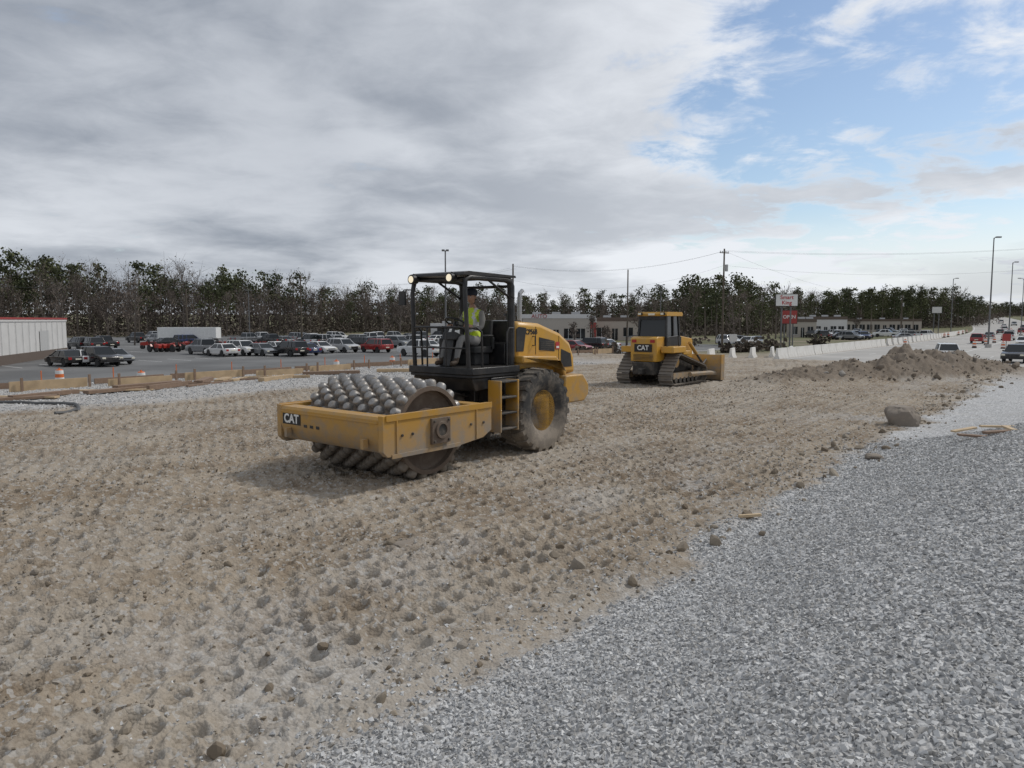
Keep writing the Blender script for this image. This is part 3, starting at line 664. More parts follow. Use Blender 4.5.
# ------------------------------------------------------------------ vehicles
def bake(mb,name,mats,bevel,ang=35):
    o=mb.obj(name,mats,None,bevel,ang); dg=bpy.context.evaluated_depsgraph_get(); me=bpy.data.meshes.new_from_object(o.evaluated_get(dg)); me.name=name
    bpy.data.objects.remove(o); return me
CARM={}
def carpaint(col):
    if col not in CARM: CARM[col]=paint('car_paint',col,.25,dust=.08,coat=.6)
    return CARM[col]
def car_mesh(kind,col):
    S={'sedan':dict(L=4.7,W=1.82,H=1.45,belt=.92,hood=.85,xb=(-1.75,1.15),xt=(-1.05,.35),hx=1.25,tail=.95),
       'suv':dict(L=4.75,W=1.9,H=1.74,belt=1.08,hood=1.03,xb=(-2.28,1.15),xt=(-2.0,.45),hx=1.2,tail=1.08),
       'pickup':dict(L=5.7,W=1.98,H=1.88,belt=1.18,hood=1.13,xb=(-.75,1.45),xt=(-.6,.75),hx=1.5,tail=1.15),
       'van':dict(L=5.6,W=2.0,H=2.5,belt=1.35,hood=1.15,xb=(-2.75,1.9),xt=(-2.7,1.2),hx=2.0,tail=1.35)}[kind]
    L=S['L'];W=S['W']/2; wx=L*.3; R=.36 if kind in('sedan','suv') else .4; zb_=.30 if kind=='sedan' else .38
    def arch(x): return [(x+(R+.05)*math.cos(t),R+(R+.05)*math.sin(t)) for t in np.linspace(0,math.pi,9) if R+(R+.05)*math.sin(t)>zb_]
    P=[(L/2-.04,zb_+.02)]
    P+=[(wx+R+.06,zb_)]+arch(wx)+[(wx-R-.06,zb_),(-wx+R+.06,zb_)]+arch(-wx)+[(-wx-R-.06,zb_),(-L/2+.05,zb_+.08),(-L/2,.62),(-L/2+.02,S['tail']-.08),(-L/2+.12,S['tail']),(S['xb'][0],S['belt']),(S['hx'],S['belt']),(L/2-.5,S['hood']-.03),(L/2-.12,S['hood']-.16),(L/2,.62)]
    mb=MB(); mb.prism(P,-W,W,0)
    me1=bake(mb,'b',[WHITE],.05)
    mb=MB(); mb.v=[tuple(v.co) for v in me1.vertices]; mb.f=[tuple(p.vertices) for p in me1.polygons]; mb.m=[0]*len(mb.f)
    b0,b1=S['xb'];t0,t1=S['xt'];wb=W-.05;wt=W-.24 if kind!='van' else W-.12;zb2=S['belt']-.02;zt=S['H']-.05
    mb.hexa([(b0,-wb,zb2),(b1,-wb,zb2),(b1,wb,zb2),(b0,wb,zb2),(t0,-wt,zt),(t1,-wt,zt),(t1,wt,zt),(t0,wt,zt)],1)
    mb.hexa([(t0-.04,-wt-.02,zt-.02),(t1+.05,-wt-.02,zt-.02),(t1+.05,wt+.02,zt-.02),(t0-.04,wt+.02,zt-.02),(t0+.1,-wt+.1,zt+.05),(t1-.15,-wt+.1,zt+.05),(t1-.15,wt-.1,zt+.05),(t0+.1,wt-.1,zt+.05)],0)
    for s in(1,-1):
        for (xa,xc) in ((b0,t0),(b1,t1)): mb.cyl((xa,wb*s,zb2),(xc,wt*s,zt),.05,n=6,m=0)
        xm=(t0+t1)/2-.05; mb.cyl((xm,wb*s,zb2),(xm,wt*s,zt),.045,n=4,m=0)
        if kind in('suv','van'): xm=t0+.55; mb.cyl((xm-.1,wb*s,zb2),(xm,wt*s,zt),.07,n=4,m=0)
        for x in(wx,-wx):
            mb.lathe([(R*.55,-.11),(R*.95,-.11),(R,-.07),(R,.07),(R*.95,.11),(R*.55,.11)],(x,(W-.12)*s,R),20,m=2)
            mb.lathe([(R*.6,.09*s),(R*.5,.07*s),(R*.15,.10*s),(.01,.10*s)],(x,(W-.12)*s,R),12,m=3)
        a,c_=sorted((W*s*.62,W*s*.93)); mb.box(L/2-.06,L/2+.01,a,c_,S['hood']-.32,S['hood']-.17,4)
        mb.box(-L/2-.012,-L/2+.05,a,c_,S['tail']-.32,S['tail']-.1,5)
        mb.box(b1-.35,b1-.22,*sorted((W*s,(W+.16)*s)),zb2,zb2+.12,0)
    mb.box(L/2-.05,L/2+.008,-W*.55,W*.55,.52,S['hood']-.22,6); mb.box(L/2-.05,L/2+.012,-W*.8,W*.8,zb_+.02,zb_+.12,6)
    mb.box(-L/2-.012,-L/2+.05,-.26,.26,.62,.74,4)
    if kind=='pickup': mb.box(-L/2+.1,b0-.06,-W+.1,W-.1,S['tail']-.0,S['tail']+.035,6)
    return mb.mesh('car_'+kind,[carpaint(col),GLASSD,RUB,CHROME,LAMP,REDL,BLK],30)
CW=(.70,.70,.69);CB=(.012,.012,.014);CR=(.30,.02,.02);CG=(.20,.21,.22);CS=(.42,.43,.44);CN=(.02,.04,.12)
MESH={}
def car(kind,col,x,y,rz,name=None,z=None):
    if (kind,col) not in MESH: MESH[(kind,col)]=car_mesh(kind,col)
    nm=name or {'sedan':'parked_car','suv':'parked_suv','pickup':'parked_pickup_truck','van':'parked_van'}[kind]
    o=bpy.data.objects.new(nm,MESH[(kind,col)]); COL.objects.link(o); o.location=(x,y,(zb(x,y)+.025) if z is None else z); o.rotation_euler=(0,0,rz); return o
LA=math.atan2(.7806,.625)
LOTZ=-1.6
def atk(px,Y): return (px-512)/740*Y
cols=[CW,CB,CG,CS,CW,CB,CN,CS,CW,CG]
for (px,Y,kd,c_) in ((66,66,'sedan',CB),(84,67,'sedan',CW),(99,66,'suv',CB),(113,69,'sedan',CG),(222,84,'sedan',CW),(243,86,'suv',CW),(262,85,'sedan',CG),(290,84,'suv',CB),(303,86,'sedan',CN),(320,92,'sedan',CW),(343,94,'suv',CS),(376,94,'suv',CR),(420,84,'pickup',CW),(428,97,'sedan',CW),(360,104,'suv',CB),(335,110,'sedan',CW),(398,110,'suv',CG),(92,102,'suv',CB),(80,104,'suv',CB),(104,105,'pickup',CB),(590,100,'suv',CB),(603,103,'sedan',CW),(575,96,'sedan',CR),(205,88,'pickup',CG),(275,92,'sedan',CW)):
    car(kd,c_,atk(px,Y),Y,LA+rnd.choice([math.pi/2,-math.pi/2,math.pi/2])+rnd.uniform(-.08,.08),z=LOTZ+.025)
for k in range(40):
    px=rnd.uniform(130,500);Y=rnd.uniform(108,150); car(rnd.choice(['sedan','suv','pickup']),rnd.choice(cols),atk(px,Y),Y,LA+rnd.choice([0,math.pi/2]),z=LOTZ+.025)
for k in range(34):
    px=rnd.uniform(800,925);Y=rnd.uniform(150,215); car(rnd.choice(['sedan','suv','pickup']),rnd.choice(cols),atk(px,Y),Y,rnd.uniform(0,6.3))
for (px,Y) in ((748,120),(757,123),(738,128),(729,118)): car(rnd.choice(['sedan','suv']),rnd.choice(cols),atk(px,Y),Y,rnd.uniform(0,6))
def vc(u): return -13.5-23*(max(0,u-100)/300)**2
def roadpt(u,off): return XY(u,vc(u)+off)
def rz_(u): 
    a=roadpt(u,0);b_=roadpt(u+1,0); return math.atan2(b_[1]-a[1],b_[0]-a[0])
car('suv',CW,42.6,72.3,LA+math.pi+.25,'white_suv',z=zb(42.6,72.3)+.1)
car('suv',CB,47.9,70.0,LA+math.pi-.1,'black_suv',z=zb(47.9,70)+.1)
for (u,off,kd,c_) in ((140,4,'sedan',CW),(150,-3,'suv',CR),(163,4,'suv',CB),(178,0,'pickup',CW),(190,-4,'sedan',CG),(205,4,'sedan',CW),(215,-1,'suv',CW),(232,4,'van',CW),(250,-4,'sedan',CB),(262,1,'suv',CR),(280,5,'sedan',CW),(300,-3,'suv',CW),(320,3,'pickup',CB),(350,-2,'sedan',CW),(380,3,'suv',CS),(410,0,'suv',CW),(120,7,'pickup',CG)):
    x,y=roadpt(u,off); car(kd,c_,x,y,rz_(u)+(math.pi if off>1 else 0),'car',z=zb(x,y)+.1)
TRED=paint('tractor_red',(.34,.03,.02),.35,dust=.05)
mb=MB()
mb.prism([(.1,.55),(.1,1.15),(1.0,1.08),(1.2,.95),(1.2,.55)],-.28,.28,0); mb.box(-.9,.2,-.3,.3,.5,.72,1)
mb.box(-.7,-.3,-.22,.22,.9,1.0,1); mb.box(-.78,-.68,-.22,.22,.95,1.35,1)
for s in(1,-1):
    mb.prism([(-1.0,.85),(-.85,1.12),(-.3,1.12),(-.1,.8),(-.2,.8),(-.4,1.05),(-.8,1.05),(-.9,.85)],*sorted((.32*s,.62*s)),0)
    mb.lathe([(.25,-.13),(.5,-.13),(.53,0),(.5,.13),(.25,.13)],(-.55,.5*s,.53),18,m=1); mb.lathe([(.26,.1*s),(.2,.05*s),(.01,.08*s)],(-.55,.5*s,.53),12,m=2)
    mb.lathe([(.1,-.09),(.29,-.09),(.31,0),(.29,.09),(.1,.09)],(.9,.42*s,.31),14,m=1); mb.tube([(-.95,.4*s,.7),(-.95,.4*s,1.7)],.03,6,m=1)
mb.tube([(-.95,-.4,1.7),(-.95,.4,1.7)],.03,6,m=1); mb.cyl((-.05,0,1.1),(-.15,0,1.35),.03,m=1); mb.lathe([(.16,0),(.18,.02),(.16,.04)],(-.16,0,1.35),12,m=1,axis='z')
TRM=mb.mesh('tractor',[TRED,RUB,CHROME])
for k in range(30):
    if k<24: px=150+k*5.6+rnd.uniform(-2,2); Y=rnd.choice([96,101,106])+rnd.uniform(-1,1)
    else: px=rnd.uniform(232,330); Y=rnd.uniform(104,112)
    o=bpy.data.objects.new('red_tractor',TRM); COL.objects.link(o); o.location=(atk(px,Y),Y,LOTZ+.025); o.rotation_euler=(0,0,rnd.uniform(0,6)); o.scale=(.9,)*3
for (px,Y) in ((8,72),(18,74)):
    o=bpy.data.objects.new('red_tractor',TRM); COL.objects.link(o); o.location=(atk(px,Y),Y,LOTZ+.025); o.rotation_euler=(0,0,rnd.uniform(0,6)); o.scale=(.9,)*3
print('cars',time.time()-T0)
# ------------------------------------------------------------------ parking lot and road
def pavement(name,base,var):
    m,nt,b=newmat(name); tc=N(nt,'ShaderNodeTexCoord')
    n=N(nt,'ShaderNodeTexNoise',Scale=.15,Detail=8.0); nt.links.new(tc.outputs['Object'],n.inputs['Vector'])
    n2=N(nt,'ShaderNodeTexNoise',Scale=30.0,Detail=3.0); nt.links.new(tc.outputs['Object'],n2.inputs['Vector'])
    c=mix(nt,maprange(nt,n.outputs[0],.35,.65),tuple(x*(1-var) for x in base),tuple(x*(1+var) for x in base)); c=mix(nt,math_(nt,'MULTIPLY',n2.outputs[0],.3),c,tuple(x*.6 for x in base))
    nt.links.new(c,b.inputs['Base Color']); b.inputs['Roughness'].default_value=.85; return m
ASPH=pavement('asphalt',(.14,.14,.138),.25); CONC=pavement('concrete_pavement',(.38,.365,.34),.12); WM=plain('road_marking',(.6,.6,.58),.7); KERB=plain('kerb_concrete',(.4,.39,.37),.8)
def sheet(name,poly,z,mat):
    mb=MB(); mb.add([(*XY(u,v),z) for u,v in poly],[tuple(range(len(poly)))]); return mb.obj(name,[mat])
sheet('parking_lot',[(-90,-41),(118,-41),(118,-190),(-90,-190)],LOTZ+.02,ASPH)
mb=MB()
for row in range(5):
    v0=-50-row*22
    for k in range(60):
        u0=-70+k*3; P=[(u0,v0),(u0+.12,v0),(u0+.12,v0-5),(u0,v0-5)]; mb.add([(*XY(*p),LOTZ+.024) for p in P],[(0,1,2,3)])
mb.obj('parking_lines',[WM])
mb=MB(); 
for k in range(50):
    u0=-88+4*k; P=[XY(u0,-41.2),XY(u0+4,-41.2),XY(u0+4,-40.9),XY(u0,-40.9)]
    mb.hexa([(*p,LOTZ-.05) for p in P]+[(*p,LOTZ+.14) for p in P])
mb.obj('kerb',[KERB])
us=np.concatenate([np.linspace(66,140,20),np.linspace(150,640,70)])
def strip(name,offs,zoff,mat,u_list=us):
    mb=MB()
    for a0,a1 in zip(u_list[:-1],u_list[1:]):
        vs=[]
        for (uu,of) in ((a0,offs[0]),(a1,offs[0]),(a1,offs[1]),(a0,offs[1])):
            x,y=roadpt(uu,of); cx_,cy_=roadpt(uu,0); vs.append((x,y,zb(cx_,cy_)+zoff))
        mb.add(vs,[(0,1,2,3)])
    return mb.obj(name,[mat])
strip('road',(-12.5,11.5),.09,CONC)
for of in(-12.0,11.0,-.2): strip('road_edge_line',(of-.08,of+.08),.094,WM)
mb=MB()
for of in(-8,-4,4,7.5):
    uu=70
    while uu<400:
        vs=[]
        for (a0,o2) in ((uu,of-.07),(uu+3,of-.07),(uu+3,of+.07),(uu,of+.07)):
            x,y=roadpt(a0,o2); c2=roadpt(a0,0); vs.append((x,y,zb(*c2)+.0945))
        mb.add(vs,[(0,1,2,3)]); uu+=12
mb.obj('lane_dashes',[WM])
BARM=paint('barrier_concrete',(.70,.69,.66),.8,dust=.2,dscale=2)
mb=MB(); mb.prism([(-.3,0),(.3,0),(.3,.08),(.15,.33),(.08,.9),(-.08,.9),(-.15,.33),(-.3,.08)],-1.46,1.46,0); BMm=mb.mesh('concrete_barrier',[BARM])
def barrier(u,v,rz=0):
    x,y=XY(u,v); o=bpy.data.objects.new('concrete_barrier',BMm); COL.objects.link(o); o.location=(x,y,zb(x,y)); o.rotation_euler=(0,0,LA-math.pi/2+rz+rnd.uniform(-.03,.03)); o.scale=(1,1,1.25)
for k in range(16): barrier(80+3.15*k,-27.0-.02*k)
for k in range(30):
    uu=132+4.5*k; x,y=roadpt(uu,-13.6); u_,v_=UV(x,y); barrier(u_,v_)
for k in range(6): barrier(70+3.2*k,-33+1.0*k,.25)
ORG=plain('safety_orange',(.65,.15,.03),.5); 
mb=MB()
mb.lathe([(.33,0),(.33,.06),(.29,.07),(.28,.25)],(0,0,0),14,m=2,axis='z')
for k in range(4): mb.lathe([(.28-.015*k,.07+.22*k),(.265-.015*k,.29+.22*k)],(0,0,0),14,m=k%2,axis='z')
mb.lathe([(.2,.95),(.18,1.0),(.05,1.02),(.05,1.1)],(0,0,0),14,m=0,axis='z'); BRM=mb.mesh('traffic_barrel',[ORG,WHITE,RUB])
for k in range(12):
    uu=125+rnd.uniform(15,18)*k; of=rnd.choice([-13.0,-1.0]) 
    x,y=roadpt(uu,of); o=bpy.data.objects.new('traffic_barrel',BRM); COL.objects.link(o); o.location=(x,y,zb(x,y)+.09)
for (px,Y) in ((1003,104),(905,118),(140,44),(336,56),(392,62),(58,46)):
    x=atk(px,Y); o=bpy.data.objects.new('traffic_barrel',BRM); COL.objects.link(o); o.location=(x,Y,zb(x,Y)+.03)
# timber formwork along the far edge of the pad
mb=MB()
def wboard(u0,v0,u1,v1,z0,z1,t=.05,m=0):
    (xa,ya),(xb,yb)=XY(u0,v0),XY(u1,v1); d=Vector((xb-xa,yb-ya,0)).normalized(); n_=Vector((-d.y,d.x,0))*t
    vs=[]
    for z in(z0,z1):
        for (x,y,s) in ((xa,ya,-1),(xb,yb,-1),(xb,yb,1),(xa,ya,1)): vs.append((x+n_.x*s,y+n_.y*s,z))
    mb.hexa(vs,m)
for k in range(13):
    u0=9+3.1*k; j_=rnd.uniform(-.3,.3); zt=rnd.uniform(.22,.40)
    if rnd.random()<.8: wboard(u0,-29.2+j_,u0+rnd.uniform(1.8,3.0),-29.2+j_+rnd.uniform(-.2,.2),.02,zt,.03,0)
    wboard(u0,-30.4+j_,u0+2.8,-30.4-j_,.05,.26,.03,1)
    for q in(.3,2.5): wboard(u0+q,-29.05+j_,u0+q+.08,-29.05+j_,.0,.5,.03,1)
for k in range(34):
    u0=6+rnd.uniform(0,34); wboard(u0,-27.3+rnd.uniform(-1,1.2),u0+rnd.uniform(.6,2.6),-27.0+rnd.uniform(-1.3,1.2),.04,rnd.uniform(.08,.24),rnd.uniform(.05,.2),rnd.choice([0,1]))
mb.obj('timber_formwork',[plain('form_timber',(.42,.31,.19),.8,var=.4,scale=3),WOOD2],bevel=.004)
mb=MB()
for k in range(14): 
    u0=8+2.6*k; x,y=XY(u0,-31.2); mb.cyl((x,y,-.2),(x,y,.6),.02,m=0,n=6)
mb.obj('survey_stakes',[ORG])
mb=MB(); pts=[]
for t in np.linspace(0,1.9,16):
    x=-15.2+2.0*math.sin(t)*1.6; y=21.8-1.7*(1-math.cos(t)); pts.append((x,y,zat(x,y)+.04))
mb.tube(pts,.045,8); mb.obj('drain_pipe',[plain('black_pipe',(.09,.09,.09),.6)])
# ------------------------------------------------------------------ buildings
def siding(name,col):
    m,nt,b=newmat(name); tc=N(nt,'ShaderNodeTexCoord'); w_=N(nt,'ShaderNodeTexWave',Scale=1.6); w_.bands_direction='X'; nt.links.new(tc.outputs['Object'],w_.inputs['Vector'])
    n=N(nt,'ShaderNodeTexNoise',Scale=.8,Detail=6.0); nt.links.new(tc.outputs['Object'],n.inputs['Vector'])
    c=mix(nt,n.outputs[0],tuple(x*.8 for x in col),tuple(x*1.12 for x in col)); nt.links.new(c,b.inputs['Base Color']); b.inputs['Roughness'].default_value=.7
    bp=N(nt,'ShaderNodeBump',Strength=.5,Distance=.05); nt.links.new(w_.outputs[0],bp.inputs['Height']); nt.links.new(bp.outputs[0],b.inputs['Normal']); return m
def building(name,x,y,rz,L,D,Hh,wall,trim,nwin=6,door=True,band=.5,roofm=None,z=None,sign=None):
    e=empty(name,(x,y,zb(x,y)-.05 if z is None else z),rz)
    mb=MB(); mb.box(-L/2,L/2,0,D,0,Hh,0); mb.obj('walls',[wall],e)
    mb=MB(); 
    mb.box(-L/2-.08,L/2+.08,-.08,-.003,Hh-band,Hh+.25,0); mb.box(-L/2-.08,-L/2-.003,-.003,D+.08,Hh-band,Hh+.25,0); mb.box(L/2+.003,L/2+.08,-.003,D+.08,Hh-band,Hh+.25,0); mb.obj('fascia',[trim],e)
    mb=MB(); mb.box(-L/2+.1,L/2-.1,.1,D-.1,Hh+.003,Hh+.12,0); 
    for k in range(3): q=-L*.3+k*L*.3; mb.box(q-.8,q+.8,D*.4,D*.4+1.5,Hh+.12,Hh+.7,0)
    mb.obj('roof',[roofm or CHROME],e)
    if nwin:
        mb=MB(); st=L/(nwin+.5)
        for k in range(nwin):
            xx=-L/2+st*(k+.75); 
            if door and k==nwin//2: mb.box(xx-st*.22,xx+st*.22,-.03,-.003,.05,2.4,0); mb.box(xx-.03,xx+.03,-.05,-.031,.05,2.4,1)
            else: mb.box(xx-st*.36,xx+st*.36,-.03,-.003,.8,min(2.6,Hh-band-.2),0); mb.box(xx-.03,xx+.03,-.05,-.031,.8,min(2.6,Hh-band-.2),1); mb.box(xx-st*.38,xx+st*.38,-.09,-.032,.7,.79,1)
        mb.obj('windows_and_door',[GLASSD,WHITE],e)
    if sign: text('sign_text',sign[0],sign[1],((1,0,0),(0,0,1),(0,-1,0)),(sign[2],-.1,Hh-.15),sign[3],e,.04)
    return e
WALLG=siding('metal_siding',(.62,.61,.59)); BEI=plain('stucco_beige',(.42,.38,.33),.85); BRK=plain('brick_wall',(.24,.14,.10),.85,var=.3,scale=20); REDF=plain('red_fascia',(.33,.045,.04),.5); BRN=plain('brown_fascia',(.12,.09,.07),.6); WTF=plain('white_fascia',(.60,.59,.57),.6)
wx0,wy0,wx1,wy1=-38.5,42.0,-52.0,86.5
Lw=math.hypot(wx1-wx0,wy1-wy0)
e=building('warehouse_building',(wx0+wx1)/2,(wy0+wy1)/2,math.atan2(wy1-wy0,wx1-wx0),Lw,26,4.1,WALLG,WTF,nwin=0,band=.15,z=LOTZ)
mb=MB(); mb.box(-Lw/2-.1,Lw/2+.1,-.12,-.081,4.16,4.36,0)
mb.obj('red_trim',[REDF],e)
mb=MB(); mb.box(-Lw/2,Lw/2,-.06,-.003,.02,.9,0)
for k in range(3): q=-Lw/2+8+k*15; mb.box(q-1.5,q+1.5,-.075,-.061,.9,3.0,1)
for k in range(24): q=-Lw/2+1+k*1.9; mb.box(q-.03,q+.03,-.08,-.062,.9,3.9,1)
mb.obj('base_and_doors',[BRN,plain('door_grey',(.45,.45,.44),.6)],e)
building('retail_store',atk(556,132),132,-.06,12.0,14,4.9,BEI,WTF,5,sign=('AUTO',1.0,-3,REDF),z=LOTZ)
building('retail_store',atk(608,150),150,-.08,12,12,4.4,BEI,BRN,4,z=LOTZ)
building('restaurant',atk(588,140),140,-.05,3.0,10,4.2,REDF,WTF,2,z=LOTZ)
building('retail_store',atk(825,190),190,-.35,10,14,4.8,WTF,BRN,5)
building('restaurant',atk(802,175),175,-.3,6,10,4.2,BEI,BRN,3)
building('shopping_centre',atk(880,250),250,-.5,24,18,4.2,BEI,BRN,10)
building('metal_shed',atk(460,150),150,-.1,12,10,3.2,WALLG,WTF,3,z=LOTZ)
def trailer(name,x,y,rz,L,Hh,col,z=LOTZ):
    e=empty(name,(x,y,z+.02),rz); mb=MB(); mb.box(-L/2,L/2,-1.25,1.25,1.1,Hh,0)
    k=-L/2+.3
    while k<L/2: 
        for s in(1,-1): mb.box(k-.03,k+.03,*sorted((1.251*s,1.28*s)),1.15,Hh-.05,0)
        k+=.6
    mb.obj('box',[col],e)
    mb=MB(); mb.box(-L/2+.2,L/2-.2,-.5,.5,.85,1.095,0)
    for x_ in(-L/2+1.2,-L/2+2.4):
        for s in(1,-1): mb.lathe([(.2,-.15),(.48,-.15),(.5,0),(.48,.15),(.2,.15)],(x_,1.0*s,.5),16,m=0)
    for s in(1,-1): mb.box(L/2-2.5,L/2-2.4,.6*s-.05,.6*s+.05,0,.9,0)
    mb.obj('running_gear',[RUB],e)
trailer('box_trailer',atk(190,122),122,.06,9.3,2.9,WHITE); trailer('box_trailer',atk(470,110),110,-.2,6,2.7,WHITE)
# ------------------------------------------------------------------ poles and signs
PW=plain('pole_wood',(.10,.08,.06),.9,scale=3); PM=plain('pole_metal',(.16,.16,.16),.5,.5)
tops={}
def upole(x,y,ztop,name='utility_pole',r=.16,arm=True,rz=0.0,key=None):
    z0=zb(x,y)-.3; e=empty(name,(x,y,0)); mb=MB(); mb.cyl((0,0,z0),(0,0,ztop),r,r*.62,n=10,m=0)
    if arm:
        M=Matrix.Rotation(rz,4,'Z')
        mb.box(-.8,.8,-.05,.05,ztop-.6,ztop-.5,0,M)
        for q in(-.7,-.3,.3,.7): mb.cyl(M@Vector((q,0,ztop-.5)),M@Vector((q,0,ztop-.3)),.05,m=1,n=8)
        mb.cyl((.35,0,ztop-3.0),(.35,0,ztop-2.1),.2,m=1,n=12)
    mb.obj('pole',[PW,CHROME],e); tops[key]=(x,y,ztop)
def slamp(x,y,ztop,armdir=1,L=2.0,two=False):
    z0=zb(x,y)-.1; e=empty('street_lamp',(x,y,0)); mb=MB(); mb.cyl((0,0,z0),(0,0,ztop),.13,.07,n=10,m=0); mb.box(-.3,.3,-.3,.3,z0,z0+.7,1)
    for s in ((armdir,-armdir) if two else (armdir,)):
        mb.tube([(0,0,ztop-.3),(.4*L*s,0,ztop+.05),(L*s,0,ztop+.1)],.05,6,m=0); w_=.3 if two else .7; mb.box(min(L*s,(L+w_)*s),max(L*s,(L+w_)*s),-.18,.18,ztop+.02,ztop+.2,0)
    mb.obj('lamp_post',[PM,KERB],e)
upole(atk(722,100),100,12.0,key='a',rz=.5); upole(atk(302,120),120,9.6,key='b',rz=.3,arm=False); upole(atk(188,128),128,7.9,key='c',arm=False); upole(atk(513,100),100,10.0,key='d',rz=.2,arm=False); upole(atk(627,92),92,8.7,key='e',r=.12,arm=False)
upole(atk(900,190),190,9,key='f',rz=.6); upole(atk(-60,120),120,9,key='g'); upole(atk(1180,90),90,13,key='h'); upole(atk(140,150),150,9,key='i',arm=False)
slamp(atk(446,82),82,10.0,-1,.08,True); slamp(atk(988,108),108,14.3,1,.3); slamp(atk(1008,150),150,14,1,.4); slamp(atk(950,190),190,13,1,.6); slamp(atk(1020,190),190,13,-1,.8); slamp(atk(250,140),140,8,1,.3,True); slamp(atk(660,140),140,9,1,.4,True)
WIRE=plain('wire',(.12,.12,.12),.6)
mb=MB()
def wire(a,b_,off,sag,dz_):
    A=Vector(tops[a]);B=Vector(tops[b_]); pts=[]
    d=(B-A); d.z=0; n_=Vector((-d.y,d.x,0)).normalized()*off
    for k in range(15): t=k/14; p=A.lerp(B,t)+n_; p.z-=sag*4*t*(1-t)+dz_; pts.append(p)
    mb.tube(pts,.010,4)
for off in(-.7,.7): wire('a','d',off,1.5,.3); wire('a','h',off,1.2,.3); wire('b','g',off,1.5,.3); wire('b','d',off,1.5,.6)
wire('a','f',0,2,.3); wire('a','d',0,2,2.2); wire('a','h',0,2,2.2)
mb.obj('power_lines',[WIRE])
def psign(name,x,y,rz,parts,w=.12):
    z0=zb(x,y)-.1; e=empty(name,(x,y,0),rz); mb=MB()
    zt=max(p[1] for p in parts)
    for s in(-1,1): mb.cyl((s*.6,.0,z0),(s*.6,0,zt-.1),w,n=10,m=0)
    mb.obj('posts',[PM],e)
    for i_,(zl,zh,W_,mt,txt,tm,sz) in enumerate(parts):
        mb=MB(); mb.box(-W_/2,W_/2,-.25,.25,zl,zh,0); mb.box(-W_/2-.06,W_/2+.06,-.2,.2,zl-.06,zh+.06,1); mb.obj('sign_panel',[mt,BLK],e)
        if txt: text('sign_text',txt,sz,((1,0,0),(0,0,1),(0,-1,0)),(0,-.265,(zl+zh)/2),tm,e,.01,.01)
psign('pylon_sign',atk(785,105),105,-.15,[(4.5,6.1,2.9,WHITE,'Smart\nKing',REDP,.75)])
psign('pylon_sign',atk(788,110),110,-.15,[(2.0,3.9,2.2,REDF,'OPEN',WHITE,.7)],.1)
psign('pylon_sign',atk(935,210),210,-.3,[(4.5,6.2,2.4,WTF,None,None,1)])
for (px,Y,c_) in ((1006,92,REDF),(733,90,WTF)):
    x=atk(px,Y); e=empty('road_sign',(x,Y,zb(x,Y)),-.4); mb=MB(); mb.cyl((0,0,0),(0,0,2.4),.04,m=0); mb.box(-.45,.45,-.07,-.04,1.5,2.4,1); mb.obj('sign_plate',[PM,c_],e)
print('buildings',time.time()-T0)
# ------------------------------------------------------------------ tree masses
def leafmat(name,lo,hi):
    m,nt,b=newmat(name); geo=N(nt,'ShaderNodeNewGeometry'); tc=N(nt,'ShaderNodeTexCoord'); n=N(nt,'ShaderNodeTexNoise',Scale=.11,Detail=3.0); nt.links.new(tc.outputs['Object'],n.inputs['Vector'])
    f=math_(nt,'ADD',math_(nt,'MULTIPLY',geo.outputs['Random Per Island'],.5),math_(nt,'SUBTRACT',math_(nt,'MULTIPLY',n.outputs[0],1.9),.72),clamp=True)
    nt.links.new(mix(nt,f,lo,hi),b.inputs['Base Color']); b.inputs['Roughness'].default_value=.85; b.inputs['Specular IOR Level'].default_value=.1; return m
PINE=leafmat('pine_foliage',(.045,.056,.030),(.125,.130,.066)); BARE=leafmat('bare_branches',(.095,.080,.069),(.22,.185,.158)); SHR=leafmat('understory',(.060,.051,.041),(.160,.132,.107)); TWG=leafmat('bare_twigs',(.085,.069,.058),(.20,.163,.135))
def quads(C,S):
    n=len(C); a=rng.normal(size=(n,3)); a/=np.linalg.norm(a,axis=1)[:,None]; t=rng.normal(size=(n,3)); b_=np.cross(a,t); b_/=np.linalg.norm(b_,axis=1)[:,None]
    a=a*S[:,None]*rng.uniform(.6,1.2,(n,1)); b_=b_*S[:,None]*rng.uniform(.4,.9,(n,1))
    return np.stack([C-a-b_*.4,C+a*.3-b_,C+a+b_*.3,C-a*.2+b_],1).reshape(-1,3)
def sticks(P0,P1,r0,r1):
    n=len(P0); d=P1-P0; d/=np.linalg.norm(d,axis=1)[:,None]+1e-9; ref=np.where(np.abs(d[:,2:3])>.9,np.array([[1.,0,0]]),np.array([[0,0,1.]])); a=np.cross(d,ref); a/=np.linalg.norm(a,axis=1)[:,None]; b_=np.cross(d,a)
    out=[]
    for (P,r) in((P0,r0),(P1,r1)):
        for k in range(3): t=2.094*k; out.append(P+(a*math.cos(t)+b_*math.sin(t))*r[:,None])
    V=np.stack(out,1).reshape(-1,3); f=np.array([(0,1,4,3),(1,2,5,4),(2,0,3,5)]); F=(f[None]+6*np.arange(n)[:,None,None]).reshape(-1,4); return V,F
prof=[(-260,256),(0,257),(50,259),(100,264),(150,267),(200,268),(260,274),(310,278),(335,286),(400,286),(460,287),(520,292),(570,295),(640,292),(665,286),(700,278),(735,279),(760,284),(800,291),(850,289),(900,288),(960,289),(985,303),(1100,300),(1300,296)]
def ytop(px): return float(np.interp(px,[p[0] for p in prof],[p[1] for p in prof]))
def dist(px): return float(np.interp(px,[-260,0,300,340,620,660,770,810,970,1000,1300],[165,175,195,235,250,190,205,290,310,450,450]))
pineC=[];pineS=[];tr0=[];tr1=[];trr0=[];trr1=[];b0=[];b1=[];br0=[];br1=[];shC=[];shS=[];twC=[];twS=[]
